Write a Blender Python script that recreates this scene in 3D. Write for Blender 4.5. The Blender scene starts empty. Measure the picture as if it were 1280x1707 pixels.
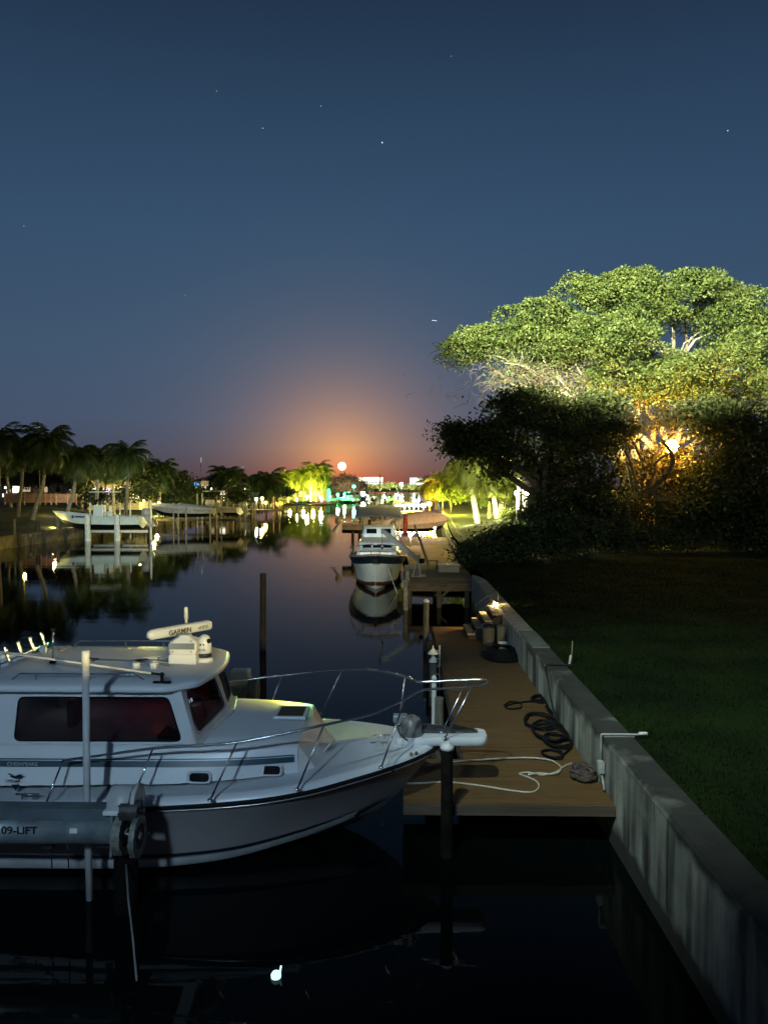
import bpy, math, random
import numpy as np
from mathutils import Vector, Matrix, Euler

R = math.radians
S = bpy.context.scene
COL = S.collection
random.seed(7)

# ------------------------------------------------------------------ camera
H = 4.9                       # eye height above the water
F = 1290.0                    # focal length in photo pixels (1280 wide)
cam_d = bpy.data.cameras.new('camera')
cam = bpy.data.objects.new('camera', cam_d)
COL.objects.link(cam)
cam_d.sensor_fit = 'HORIZONTAL'
cam_d.sensor_width = 36.0
cam_d.lens = 36.0 * F / 1280.0
cam_d.clip_start = 0.05
cam_d.clip_end = 12000
cam.location = (0, 0, H)
cam.rotation_euler = (R(90) - math.atan(42.5 / F), 0, math.atan(25 / F))
S.camera = cam
_M = cam.rotation_euler.to_matrix()


def P(px, py, Y):
    """the point at depth Y that stands at photo pixel px, py"""
    d = _M @ Vector(((px - 640) / F, -(py - 853.5) / F, -1))
    t = Y / d.y
    return Vector((d.x * t, Y, H + d.z * t))


def PZ(px, py, z):
    d = _M @ Vector(((px - 640) / F, -(py - 853.5) / F, -1))
    t = (z - H) / d.z
    return Vector((d.x * t, d.y * t, z))


S.view_settings.view_transform = 'Standard'
S.view_settings.look = 'None'
S.view_settings.exposure = 0
S.view_settings.gamma = 1
S.render.engine = 'CYCLES'
S.cycles.max_bounces = 6
S.cycles.diffuse_bounces = 2
S.cycles.glossy_bounces = 4
S.cycles.transmission_bounces = 4
S.cycles.transparent_max_bounces = 8
S.cycles.sample_clamp_indirect = 3
S.cycles.caustics_reflective = False
S.cycles.caustics_refractive = False
S.cycles.use_denoising = True

MOON = P(570, 777, 5200)
MDIR = (MOON - Vector((0, 0, H))).normalized()


def lin(c):
    return tuple(((v / 255) / 12.92 if v / 255 <= .04045 else ((v / 255 + .055) / 1.055) ** 2.4) for v in c)


# ------------------------------------------------------------------ night sky
world = bpy.data.worlds.new("World")
S.world = world
world.use_nodes = True
wn = world.node_tree.nodes
wl = world.node_tree.links
for n in list(wn):
    wn.remove(n)
out = wn.new('ShaderNodeOutputWorld')
bg = wn.new('ShaderNodeBackground')
tc = wn.new('ShaderNodeTexCoord')
nrm = wn.new('ShaderNodeVectorMath'); nrm.operation = 'NORMALIZE'
wl.new(tc.outputs['Generated'], nrm.inputs[0])
sep = wn.new('ShaderNodeSeparateXYZ')
wl.new(nrm.outputs[0], sep.inputs[0])


def wmath(op, a, b=None, c=None):
    n = wn.new('ShaderNodeMath'); n.operation = op
    for i, v in enumerate((a, b, c)):
        if v is None:
            continue
        if isinstance(v, (int, float)):
            n.inputs[i].default_value = v
        else:
            wl.new(v, n.inputs[i])
    return n.outputs[0]


absz = wmath('MAXIMUM', sep.outputs[2], 0.0)
ramp = wn.new('ShaderNodeValToRGB')
wl.new(absz, ramp.inputs[0])
cr = ramp.color_ramp
stops = [(0.0, (58, 50, 62)), (0.03, (63, 65, 82)), (0.086, (64, 78, 103)), (0.16, (60, 80, 106)),
         (0.30, (50, 74, 102)), (0.42, (41, 63, 90)), (0.53, (29, 46, 69)), (0.60, (12, 20, 33)), (0.70, (8, 14, 24)), (1.0, (7, 12, 20))]
cr.elements[0].position = 0; cr.elements[0].color = (*lin(stops[0][1]), 1)
cr.elements[1].position = 1; cr.elements[1].color = (*lin(stops[-1][1]), 1)
for p, c in stops[1:-1]:
    e = cr.elements.new(p); e.color = (*lin(c), 1)
dot = wn.new('ShaderNodeVectorMath'); dot.operation = 'DOT_PRODUCT'
wl.new(nrm.outputs[0], dot.inputs[0]); dot.inputs[1].default_value = MDIR
ang = wmath('MULTIPLY', wmath('ARCCOSINE', wmath('MINIMUM', dot.outputs['Value'], 0.9999999)), 57.2958)


def glow(sig, power, colr, strength):
    x = wmath('POWER', wmath('DIVIDE', ang, sig), power)
    g = wmath('MULTIPLY', wmath('EXPONENT', wmath('MULTIPLY', x, -1.0)), strength)
    vm = wn.new('ShaderNodeVectorMath'); vm.operation = 'SCALE'
    vm.inputs[0].default_value = colr
    wl.new(g, vm.inputs['Scale'])
    return vm.outputs[0]


def vadd(a, b):
    n = wn.new('ShaderNodeVectorMath'); n.operation = 'ADD'
    wl.new(a, n.inputs[0]); wl.new(b, n.inputs[1])
    return n.outputs[0]


moon_glow = vadd(glow(3.4, 1.15, (1.0, .38, .03), .80), vadd(glow(6.6, 1.5, (1.0, .60, .22), .085), glow(27.0, 2.0, (.18, .55, .80), .030)))
# the air just over the horizon swallows the blue and green of the glow
mr = wn.new('ShaderNodeMapRange'); wl.new(absz, mr.inputs[0])
mr.inputs[1].default_value = 0.0; mr.inputs[2].default_value = 0.05
mr.inputs[3].default_value = 0.0; mr.inputs[4].default_value = 1.0
hz = wn.new('ShaderNodeMix'); hz.data_type = 'RGBA'; wl.new(mr.outputs[0], hz.inputs[0])
hz.inputs[6].default_value = (.74, .27, .16, 1); hz.inputs[7].default_value = (1, 1, 1, 1)
gs = wn.new('ShaderNodeVectorMath'); gs.operation = 'MULTIPLY'
wl.new(moon_glow, gs.inputs[0]); wl.new(hz.outputs[2], gs.inputs[1])
# physical twilight sky, very low, mixed under the ramp
sky = wn.new('ShaderNodeTexSky'); sky.sky_type = 'NISHITA'; sky.sun_disc = False
sky.sun_elevation = math.asin(MDIR.z); sky.sun_rotation = math.atan2(MDIR.x, MDIR.y)
sk = wn.new('ShaderNodeVectorMath'); sk.operation = 'SCALE'
wl.new(sky.outputs[0], sk.inputs[0]); sk.inputs['Scale'].default_value = 0.0012
tot = vadd(vadd(ramp.outputs[0], gs.outputs[0]), sk.outputs[0])
wl.new(tot, bg.inputs['Color']); bg.inputs['Strength'].default_value = 1.0
wl.new(bg.outputs[0], out.inputs[0])

# the low moon is the scene's one "sun": very weak and warm
sun_d = bpy.data.lights.new('moonlight', 'SUN'); sun_d.energy = 0.04; sun_d.angle = R(0.5); sun_d.color = (1, .7, .4)
sun = bpy.data.objects.new('moonlight', sun_d); COL.objects.link(sun)
sun.rotation_euler = (-MDIR).to_track_quat('-Z', 'Y').to_euler()


def spot(name, loc, target, watts, size_deg, blend=.2, color=(1, 1, 1), radius=.05):
    d = bpy.data.lights.new(name, 'SPOT'); d.energy = watts; d.spot_size = R(size_deg); d.spot_blend = blend
    d.color = color; d.shadow_soft_size = radius
    o = bpy.data.objects.new(name, d); COL.objects.link(o); o.location = loc
    o.rotation_euler = (Vector(target) - Vector(loc)).to_track_quat('-Z', 'Y').to_euler()
    return o


def point(name, loc, watts, color, radius=.08):
    d = bpy.data.lights.new(name, 'POINT'); d.energy = watts; d.color = color; d.shadow_soft_size = radius
    o = bpy.data.objects.new(name, d); COL.objects.link(o); o.location = loc
    return o


# lamps of the house behind the camera (out of frame), then one added fill
spot('roof_floodlight', (-10, -14, 42), P(1060, 478, 52) + Vector((0, 0, 2.2)), 2000000, 24.0, .3, (1, .99, .62), .15)
spot('eave_floodlight', (-3, -6, 10), (-26, 72, .5), 130000, 13, .6, (.80, 1, .90), .1)
spot('dock_floodlight', (-5.5, -5, 9), (-1.4, 38, .9), 34000, 7.2, .5, (.82, 1, .93), .1)
spot('porch_lamp', (4.6, -3.2, 4.895), (-3.4, 11, 2.7), 9500, 60, .5, (1, .80, .30), .03)
spot('window_light', (-3.0, -3.0, 8.0), (-3.9, 11, 1.2), 2500, 50, .6, (.50, .76, 1), .35)
spot('garden_lamp', (15, 8.0, 4.2), (-2.0, 11.5, 1.2), 110, 36, .6, (1, .72, .44), .12)
spot('upper_floor_light', (-5, -4, 20), (5.0, 13.5, 1), 19000, 27, 1.0, (.80, 1, .94), .3)
spot('canopy_fill', (6, -8, 16), (15, 43, 5), 9000, 40, .9, (.95, 1, .6), .3)  # fill added to lift the shaded trees, not a lamp of the house

# ------------------------------------------------------------------ materials
_mats = {}


def mat(name, color, rough=.6, metal=0, var=.25, scale=3.0, bump=0.0, bscale=None, spec=.5, emit=None, estr=0,
        coords='Object', stretch=(1, 1, 1), color2=None, transl=0):
    if name in _mats:
        return _mats[name]
    m = bpy.data.materials.new(name); m.use_nodes = True
    nt = m.node_tree; n = nt.nodes; l = nt.links
    b = n['Principled BSDF']
    b.inputs['Roughness'].default_value = rough
    b.inputs['Metallic'].default_value = metal
    b.inputs['Specular IOR Level'].default_value = spec
    t = n.new('ShaderNodeTexCoord')
    mp = n.new('ShaderNodeMapping'); mp.inputs['Scale'].default_value = stretch
    l.new(t.outputs[coords], mp.inputs[0])
    nz = n.new('ShaderNodeTexNoise'); nz.inputs['Scale'].default_value = scale; nz.inputs['Detail'].default_value = 6
    l.new(mp.outputs[0], nz.inputs['Vector'])
    rp = n.new('ShaderNodeValToRGB'); l.new(nz.outputs['Fac'], rp.inputs[0])
    c2 = color2 or tuple(v * (1 - var) for v in color)
    c1 = tuple(min(1, v * (1 + var * .5)) for v in color)
    rp.color_ramp.elements[0].position = .35; rp.color_ramp.elements[0].color = (*c2, 1)
    rp.color_ramp.elements[1].position = .65; rp.color_ramp.elements[1].color = (*c1, 1)
    l.new(rp.outputs[0], b.inputs['Base Color'])
    if bump:
        nb = n.new('ShaderNodeTexNoise'); nb.inputs['Scale'].default_value = bscale or scale * 6; nb.inputs['Detail'].default_value = 4
        l.new(mp.outputs[0], nb.inputs['Vector'])
        bp = n.new('ShaderNodeBump'); bp.inputs['Strength'].default_value = bump; bp.inputs['Distance'].default_value = .05
        l.new(nb.outputs['Fac'], bp.inputs['Height']); l.new(bp.outputs[0], b.inputs['Normal'])
    if emit:
        b.inputs['Emission Color'].default_value = (*emit, 1); b.inputs['Emission Strength'].default_value = estr
    if transl:
        tr = n.new('ShaderNodeBsdfTranslucent'); l.new(rp.outputs[0], tr.inputs[0])
        mx = n.new('ShaderNodeMixShader'); mx.inputs[0].default_value = transl
        l.new(b.outputs[0], mx.inputs[1]); l.new(tr.outputs[0], mx.inputs[2])
        l.new(mx.outputs[0], n['Material Output'].inputs[0])
    _mats[name] = m
    return m


def glassy(name, tint, rough=.03, mix=.5):
    """tinted pane: part glossy, part see-through"""
    if name in _mats:
        return _mats[name]
    m = bpy.data.materials.new(name); m.use_nodes = True
    nt = m.node_tree; n = nt.nodes; l = nt.links
    b = n['Principled BSDF']; b.inputs['Base Color'].default_value = (.004, .005, .006, 1); b.inputs['Roughness'].default_value = rough
    tr = n.new('ShaderNodeBsdfTransparent'); tr.inputs[0].default_value = (*tint, 1)
    mx = n.new('ShaderNodeMixShader'); mx.inputs[0].default_value = mix
    l.new(b.outputs[0], mx.inputs[1]); l.new(tr.outputs[0], mx.inputs[2]); l.new(mx.outputs[0], n['Material Output'].inputs[0])
    _mats[name] = m
    return m


GEL = mat('white_gelcoat', (.72, .74, .76), .32, var=.05, scale=1.3, bump=.02, bscale=40)
DECKP = mat('nonskid_deck', (.66, .69, .73), .6, var=.08, scale=2.2, bump=.25, bscale=130)
TOPS = mat('hull_grey_paint', (.29, .265, .265), .35, var=.08, scale=.9)
NAVY = mat('dark_stripe', (.012, .022, .035), .35)
TEAL = mat('teal_stripe', (.03, .07, .10), .35)
BLACK = mat('black_rubber', (.010, .010, .011), .7, spec=.15)
STEEL = mat('stainless_tube', (.62, .63, .65), .27, 1, var=.06)
ALU = mat('lift_aluminium', (.30, .35, .37), .42, .5, var=.3, scale=5, bump=.03)
GALV = mat('galvanised', (.34, .36, .35), .5, .6, var=.35, scale=9, bump=.05)
CAST = mat('pale_cast_metal', (.20, .20, .18), .55, .2, var=.4, scale=12, bump=.08)
PVC = mat('white_pvc', (.70, .70, .66), .45, var=.12, scale=4)
PILE = mat('creosote_pile', (.04, .034, .027), .9, var=.5, scale=3, bump=.5, bscale=14, stretch=(6, 6, 1))
PILEG = mat('weathered_pile', (.13, .125, .10), .9, var=.45, scale=3, bump=.5, bscale=14, stretch=(6, 6, 1))
WOODG = mat('grey_dock_wood', (.16, .135, .105), .85, var=.4, scale=2, bump=.3, bscale=10, stretch=(1, 8, 8))
WOODD = mat('dark_dock_wood', (.06, .05, .04), .9, var=.4, scale=2, bump=.3, bscale=10)
TRUNKP = mat('palm_bark', (.30, .27, .22), .9, var=.35, scale=2, bump=.5, bscale=8, stretch=(1, 1, 7))
BARK = mat('tree_bark', (.16, .13, .10), .95, var=.4, scale=2.5, bump=.6, bscale=9)
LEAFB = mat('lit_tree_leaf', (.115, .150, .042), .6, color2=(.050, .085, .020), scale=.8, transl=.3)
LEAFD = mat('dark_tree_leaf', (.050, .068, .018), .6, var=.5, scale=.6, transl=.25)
LEAFH = mat('hedge_leaf', (.050, .080, .034), .55, var=.5, scale=.8, transl=.2)
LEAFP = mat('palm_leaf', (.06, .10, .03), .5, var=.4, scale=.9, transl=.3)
LEAFY = mat('shrub_leaf', (.11, .15, .03), .6, var=.4, scale=.9, transl=.35)
TWIG = mat('grey_twig', (.15, .13, .11), .9, var=.3)
CANV = mat('canvas_top', (.50, .53, .56), .85, var=.12, scale=3, bump=.1)
WALLM = mat('stucco_wall', (.45, .41, .34), .9, var=.15, scale=2, bump=.1)
ROOFM = mat('roof_tile', (.14, .12, .11), .85, var=.3, scale=4, bump=.3)
DGLASS = mat('dark_glass', (.01, .012, .014), .06, var=0)
CABLE = mat('black_cable', (.02, .02, .02), .5)
ROPEM = mat('pale_rope', (.55, .50, .40), .85, var=.2, scale=30, bump=.4, bscale=90)


def em(name, color, strength):
    return mat('glow_' + name, (.8, .8, .8), .5, emit=color, estr=strength)


# ------------------------------------------------------------------ mesh builder
class MB:
    def __init__(s):
        s.v = []; s.f = []; s.sm = []

    def add(s, vs, fs, smooth=False):
        o = len(s.v)
        s.v += [tuple(v) for v in vs]
        s.f += [tuple(i + o for i in f) for f in fs]
        s.sm += [smooth] * len(fs)
        return s

    def box(s, c, size, rz=0, rx=0, ry=0, taper=1.0):
        x, y, z = [v / 2 for v in size]
        vs = []
        for dz in (-1, 1):
            k = taper if dz > 0 else 1
            for dx, dy in ((-1, -1), (1, -1), (1, 1), (-1, 1)):
                vs.append(Vector((dx * x * k, dy * y * k, dz * z)))
        if rz or rx or ry:
            m = Euler((rx, ry, rz)).to_matrix(); vs = [m @ v for v in vs]
        vs = [v + Vector(c) for v in vs]
        return s.add(vs, [(0, 3, 2, 1), (4, 5, 6, 7), (0, 1, 5, 4), (1, 2, 6, 5), (2, 3, 7, 6), (3, 0, 4, 7)])

    def beam(s, a, b, w, h):
        """rectangular bar from a to b"""
        a, b = Vector(a), Vector(b); d = (b - a).normalized()
        up = Vector((0, 0, 1)) if abs(d.z) < .95 else Vector((1, 0, 0))
        r = d.cross(up).normalized() * w / 2; u = r.cross(d).normalized() * h / 2
        vs = [a - r - u, a + r - u, a + r + u, a - r + u, b - r - u, b + r - u, b + r + u, b - r + u]
        return s.add(vs, [(0, 3, 2, 1), (4, 5, 6, 7), (0, 1, 5, 4), (1, 2, 6, 5), (2, 3, 7, 6), (3, 0, 4, 7)])

    def tube(s, pts, r, n=8, cap=True):
        pts = [Vector(p) for p in pts]
        rs = r if isinstance(r, (list, tuple)) else [r] * len(pts)
        d0 = (pts[1] - pts[0]).normalized()
        ref = Vector((0, 0, 1)) if abs(d0.z) < .9 else Vector((1, 0, 0))
        a = d0.cross(ref).normalized()
        o = len(s.v)
        for i, p in enumerate(pts):
            d = (pts[min(i + 1, len(pts) - 1)] - pts[max(i - 1, 0)])
            if d.length < 1e-9:
                d = d0
            d.normalize()
            a = (a - d * a.dot(d))
            if a.length < 1e-6:
                a = d.orthogonal()
            a.normalize(); b = d.cross(a)
            for k in range(n):
                t = 2 * math.pi * k / n
                s.v.append(tuple(p + (a * math.cos(t) + b * math.sin(t)) * rs[i]))
        for i in range(len(pts) - 1):
            for k in range(n):
                k2 = (k + 1) % n
                s.f.append((o + i * n + k, o + i * n + k2, o + (i + 1) * n + k2, o + (i + 1) * n + k)); s.sm.append(True)
        if cap:
            s.f.append(tuple(o + k for k in range(n))[::-1]); s.sm.append(False)
            e = o + (len(pts) - 1) * n
            s.f.append(tuple(e + k for k in range(n))); s.sm.append(False)
        return s

    def lathe(s, prof, c=(0, 0, 0), n=20, smooth=True):
        """prof: (r, z) pairs round a vertical axis through c"""
        o = len(s.v)
        for r, z in prof:
            for k in range(n):
                t = 2 * math.pi * k / n
                s.v.append((c[0] + r * math.cos(t), c[1] + r * math.sin(t), c[2] + z))
        for i in range(len(prof) - 1):
            for k in range(n):
                k2 = (k + 1) % n
                s.f.append((o + i * n + k, o + i * n + k2, o + (i + 1) * n + k2, o + (i + 1) * n + k)); s.sm.append(smooth)
        s.f.append(tuple(o + k for k in range(n))[::-1]); s.sm.append(False)
        e = o + (len(prof) - 1) * n
        s.f.append(tuple(e + k for k in range(n))); s.sm.append(False)
        return s

    def grid(s, rows, smooth=True, close=False):
        """rows: list of equally long point lists"""
        o = len(s.v); n = len(rows[0])
        for r in rows:
            s.v += [tuple(p) for p in r]
        for i in range(len(rows) - 1):
            for k in range(n if close else n - 1):
                k2 = (k + 1) % n
                s.f.append((o + i * n + k, o + i * n + k2, o + (i + 1) * n + k2, o + (i + 1) * n + k)); s.sm.append(smooth)
        return s

    def sphere(s, c, r, n=12, sz=1.0):
        m = n // 2
        prof = [(max(1e-4, r * math.sin(math.pi * i / m)), -r * sz * math.cos(math.pi * i / m)) for i in range(m + 1)]
        return s.lathe(prof, c, n)

    def build(s, name, m, parent=None, bevel=0, solid=0):
        me = bpy.data.meshes.new(name)
        off = Vector((0, 0, 0))
        if parent is not None:
            q = parent
            while q is not None:
                off += q.location; q = q.parent
        me.from_pydata([(v[0] - off.x, v[1] - off.y, v[2] - off.z) for v in s.v], [], s.f)
        me.polygons.foreach_set('use_smooth', s.sm)
        me.materials.append(m)
        me.update()
        ob = bpy.data.objects.new(name, me)
        COL.objects.link(ob)
        if parent is not None:
            ob.parent = parent
        if solid:
            md = ob.modifiers.new('thick', 'SOLIDIFY'); md.thickness = solid; md.offset = 0
        if bevel:
            md = ob.modifiers.new('bevel', 'BEVEL'); md.width = bevel; md.segments = 2; md.limit_method = 'ANGLE'; md.angle_limit = R(40)
        return ob


def tag(o, label=None, cat=None, group=None, kind=None):
    if label: o['label'] = label
    if cat: o['category'] = cat
    if group: o['group'] = group
    if kind: o['kind'] = kind
    return o


def thing(name, label, cat, loc=(0, 0, 0), group=None):
    o = bpy.data.objects.new(name, None); COL.objects.link(o); o.location = loc; o.empty_display_size = .2
    return tag(o, label, cat, group)


def dup(root, loc=None, rz=None, sc=None, label=None, group=None):
    def cp(o, parent):
        c = o.copy(); COL.objects.link(c); c.parent = parent
        for ch in [x for x in o.children]:
            cp(ch, c)
        return c
    r = cp(root, None)
    if loc is not None: r.location = loc
    if rz is not None: r.rotation_euler = (0, 0, rz)
    if sc is not None: r.scale = (sc, sc, sc) if isinstance(sc, (int, float)) else sc
    if label: r['label'] = label
    if group: r['group'] = group
    return r


def spline(pts, k=6):
    """Catmull-Rom through the points"""
    p = [Vector(q) for q in pts]
    p = [p[0] * 2 - p[1]] + p + [p[-1] * 2 - p[-2]]
    out = []
    for i in range(1, len(p) - 2):
        for j in range(k):
            t = j / k
            out.append(.5 * ((2 * p[i]) + (p[i + 1] - p[i - 1]) * t + (2 * p[i - 1] - 5 * p[i] + 4 * p[i + 1] - p[i + 2]) * t * t
                             + (3 * p[i] - p[i - 1] - 3 * p[i + 1] + p[i + 2]) * t ** 3))
    out.append(p[-2])
    return out


def text(s, size, m, parent, name='lettering', mtx=None, ext=.002, sx=1.0):
    cu = bpy.data.curves.new('t', 'FONT'); cu.body = s; cu.size = size; cu.extrude = ext; cu.align_x = 'LEFT'; cu.offset = size * .015
    ob = bpy.data.objects.new('t', cu); COL.objects.link(ob)
    dg = bpy.context.evaluated_depsgraph_get(); dg.update()
    me = bpy.data.meshes.new_from_object(ob.evaluated_get(dg))
    bpy.data.objects.remove(ob)
    me.name = name
    off = Vector((0, 0, 0)); q = parent
    while q is not None:
        off += q.location; q = q.parent
    me.transform(Matrix.Translation(-off) @ mtx @ Matrix.Diagonal((sx, 1, 1, 1)))
    me.materials.clear(); me.materials.append(m)
    o = bpy.data.objects.new(name, me); COL.objects.link(o); o.parent = parent
    return o


def facing(loc, rz=0, rx=R(90), ry=0):
    return Matrix.Translation(Vector(loc)) @ Matrix.Rotation(rz, 4, 'Z') @ Matrix.Rotation(ry, 4, 'Y') @ Matrix.Rotation(rx, 4, 'X')


def ring_panel(mb, outer, inner, smooth=False):
    """flat panel with a hole; both outlines are lists of 3-D points in one plane"""
    o3 = [Vector(p) for p in outer]; i3 = [Vector(p) for p in inner]
    c = sum(i3, Vector()) / len(i3)
    n = (o3[1] - o3[0]).cross(o3[2] - o3[1]).normalized()
    u = (o3[1] - o3[0]).normalized(); w = n.cross(u)
    def flat(ps): return [((p - c).dot(u), (p - c).dot(w)) for p in ps]
    O, I = flat(o3), flat(i3)
    angs = sorted(set(round(math.atan2(y, x), 5) for x, y in O + I))
    def hit(poly, a):
        dx, dy = math.cos(a), math.sin(a); best = 0
        for k in range(len(poly)):
            x1, y1 = poly[k]; x2, y2 = poly[(k + 1) % len(poly)]
            ex, ey = x2 - x1, y2 - y1
            den = dx * ey - dy * ex
            if abs(den) < 1e-12: continue
            t = (x1 * ey - y1 * ex) / den; q = (x1 * dy - y1 * dx) / den
            if t > 0 and -1e-6 <= q <= 1 + 1e-6: best = max(best, t)
        return c + u * dx * best + w * dy * best
    ro = [hit(O, a) for a in angs]; ri = [hit(I, a) for a in angs]
    mb.grid([ro, ri], smooth, close=True)


def rounded(pts, r, k=4):
    """round the corners of a convex outline of 3-D points"""
    out = []
    n = len(pts)
    for i in range(n):
        p0, p1, p2 = Vector(pts[i - 1]), Vector(pts[i]), Vector(pts[(i + 1) % n])
        a = p1 + (p0 - p1).normalized() * r; b = p1 + (p2 - p1).normalized() * r
        for j in range(k + 1):
            t = j / k
            out.append(a * (1 - t) ** 2 + p1 * 2 * t * (1 - t) + b * t * t)
    return out
# ------------------------------------------------------------------ water and land
def shore_r(y):
    """x of the right seawall's water face at depth y"""
    t = [(-20, 2.91), (29, 2.91), (42, 3.3), (60, 3.7), (81, 4.6), (129, 7.2), (200, 10), (330, 15), (700, 29), (830, 34)]
    for (a, b), (c, d) in zip(t, t[1:]):
        if y <= c:
            return b + (d - b) * (y - a) / (c - a)
    return t[-1][1]


wm = bpy.data.materials.new('canal_water'); wm.use_nodes = True
n_ = wm.node_tree.nodes; l_ = wm.node_tree.links; b_ = n_['Principled BSDF']
b_.inputs['Base Color'].default_value = (.0025, .004, .004, 1)
b_.inputs['Roughness'].default_value = .028
b_.inputs['IOR'].default_value = 1.175
t_ = n_.new('ShaderNodeTexCoord'); mp_ = n_.new('ShaderNodeMapping'); mp_.inputs['Scale'].default_value = (.22, 1.1, 1)
l_.new(t_.outputs['Object'], mp_.inputs[0])
nz_ = n_.new('ShaderNodeTexNoise'); nz_.inputs['Scale'].default_value = .55; nz_.inputs['Detail'].default_value = 3
l_.new(mp_.outputs[0], nz_.inputs['Vector'])
bp_ = n_.new('ShaderNodeBump'); bp_.inputs['Strength'].default_value = .09; bp_.inputs['Distance'].default_value = .05
l_.new(nz_.outputs['Fac'], bp_.inputs['Height'])
nz2 = n_.new('ShaderNodeTexNoise'); nz2.inputs['Scale'].default_value = 4.5; nz2.inputs['Detail'].default_value = 2
l_.new(mp_.outputs[0], nz2.inputs['Vector'])
bp2 = n_.new('ShaderNodeBump'); bp2.inputs['Strength'].default_value = .06; bp2.inputs['Distance'].default_value = .02
l_.new(nz2.outputs['Fac'], bp2.inputs['Height']); l_.new(bp_.outputs[0], bp2.inputs['Normal'])
l_.new(bp2.outputs[0], b_.inputs['Normal'])
w = MB(); w.add([(-900, -60, 0), (900, -60, 0), (900, 2600, 0), (-900, 2600, 0)], [(0, 1, 2, 3)])
tag(w.build('canal_water', wm), kind='structure')

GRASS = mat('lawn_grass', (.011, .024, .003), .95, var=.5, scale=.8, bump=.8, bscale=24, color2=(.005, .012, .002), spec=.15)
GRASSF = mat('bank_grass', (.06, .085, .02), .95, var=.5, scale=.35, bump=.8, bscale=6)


def rz_ground(x, y):
    d = x - shore_r(y)
    z = 1.30
    if y > 46:
        k = min(1, (y - 46) / 40)
        z -= .25 * k
        z += k * 1.9 * min(1, max(0, (d - 1) / 16)) + .22 * k * math.sin(y * .09 + x * .13) * min(1, d / 4)
    return z + .03 * math.sin(x * 1.3) * math.cos(y * .9)


ys = [-8 + i * 1.5 for i in range(40)] + [52 + i * 4 for i in range(40)] + [215 + i * 30 for i in range(22)]
g = MB()
rows = []
for y in ys:
    x0 = shore_r(y) + .40
    rows.append([(x0 + dx, y, rz_ground(x0 + dx, y)) for dx in (0, .6, 1.5, 3, 5, 7, 10, 14, 18, 24, 32, 45, 70, 120, 300)])
g.grid(rows)
near_ys = ys
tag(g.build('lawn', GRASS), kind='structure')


def shore_l(y):
    t = [(-20, -31.5), (60, -31), (90, -30), (140, -30), (210, -31), (330, -31), (560, -29), (830, -29)]
    for (a, b), (c, d) in zip(t, t[1:]):
        if y <= c:
            return b + (d - b) * (y - a) / (c - a)
    return t[-1][1]


def lz_ground(x, y):
    d = shore_l(y) - x
    return 1.0 + 1.3 * min(1, max(0, (d - 1) / 14)) + .15 * math.sin(y * .11 + x * .2) * min(1, d / 5)


ysl = [-10 + i * 5 for i in range(60)] + [300 + i * 40 for i in range(14)]
g = MB()
g.grid([[(shore_l(y) - .5 - dx, y, lz_ground(shore_l(y) - .5 - dx, y)) for dx in (0, .6, 1.5, 3, 5, 8, 12, 16, 24, 40, 80, 400)] for y in ysl])
tag(g.build('far_bank_ground', GRASSF), kind='structure')
g = MB()
g.grid([[(-700, 818, -1), (-300, 818, -1), (0, 818, -1), (300, 818, -1), (700, 818, -1)],
        [(-700, 820, 1), (-300, 820, 1), (0, 820, 1), (300, 820, 1), (700, 820, 1)],
        [(-900, 2500, 3), (-300, 2500, 3), (0, 2500, 3), (300, 2500, 3), (900, 2500, 3)]])
tag(g.build('canal_end_ground', GRASSF), kind='structure')

# --- right seawall, near stretch
sm_ = bpy.data.materials.new('seawall_concrete'); sm_.use_nodes = True
n_ = sm_.node_tree.nodes; l_ = sm_.node_tree.links; b_ = n_['Principled BSDF']; b_.inputs['Roughness'].default_value = .9
t_ = n_.new('ShaderNodeTexCoord')


def noise_(scale, stretch, detail=5, w_=0):
    mp = n_.new('ShaderNodeMapping'); mp.inputs['Scale'].default_value = stretch; l_.new(t_.outputs['Object'], mp.inputs[0])
    mp.inputs['Location'].default_value = (w_, w_, w_)
    nz = n_.new('ShaderNodeTexNoise'); nz.inputs['Scale'].default_value = scale; nz.inputs['Detail'].default_value = detail
    l_.new(mp.outputs[0], nz.inputs['Vector']); return nz.outputs['Fac']


def rmp_(x, a, b, ca, cb):
    r = n_.new('ShaderNodeValToRGB'); l_.new(x, r.inputs[0]); e = r.color_ramp.elements
    e[0].position = a; e[0].color = (*ca, 1); e[1].position = b; e[1].color = (*cb, 1); return r.outputs[0]


def mixc(f, a, b):
    m = n_.new('ShaderNodeMix'); m.data_type = 'RGBA'
    for s_, v in ((m.inputs[0], f), (m.inputs[6], a), (m.inputs[7], b)):
        if hasattr(v, 'links'): l_.new(v, s_)
        else: s_.default_value = v
    return m.outputs[2]


base = rmp_(noise_(1.4, (1, 1, 1)), .3, .7, (.33, .35, .30), (.54, .56, .48))
# dark run-off streaks down the face, algae black on the outer arris of the nearest few metres
streak = rmp_(noise_(1.0, (3.2, 3.2, .22), 6), .47, .60, (1, 1, 1), (.0, .0, .0))
c1 = mixc(.35, base, mixc(streak, (.045, .05, .042, 1), base))
sepn = n_.new('ShaderNodeSeparateXYZ'); l_.new(t_.outputs['Object'], sepn.inputs[0])


def m_(op, a, b=0.0, clamp=False):
    q = n_.new('ShaderNodeMath'); q.operation = op; q.use_clamp = clamp
    for i, v in enumerate((a, b)):
        if hasattr(v, 'links'): l_.new(v, q.inputs[i])
        else: q.inputs[i].default_value = v
    return q.outputs[0]


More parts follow.
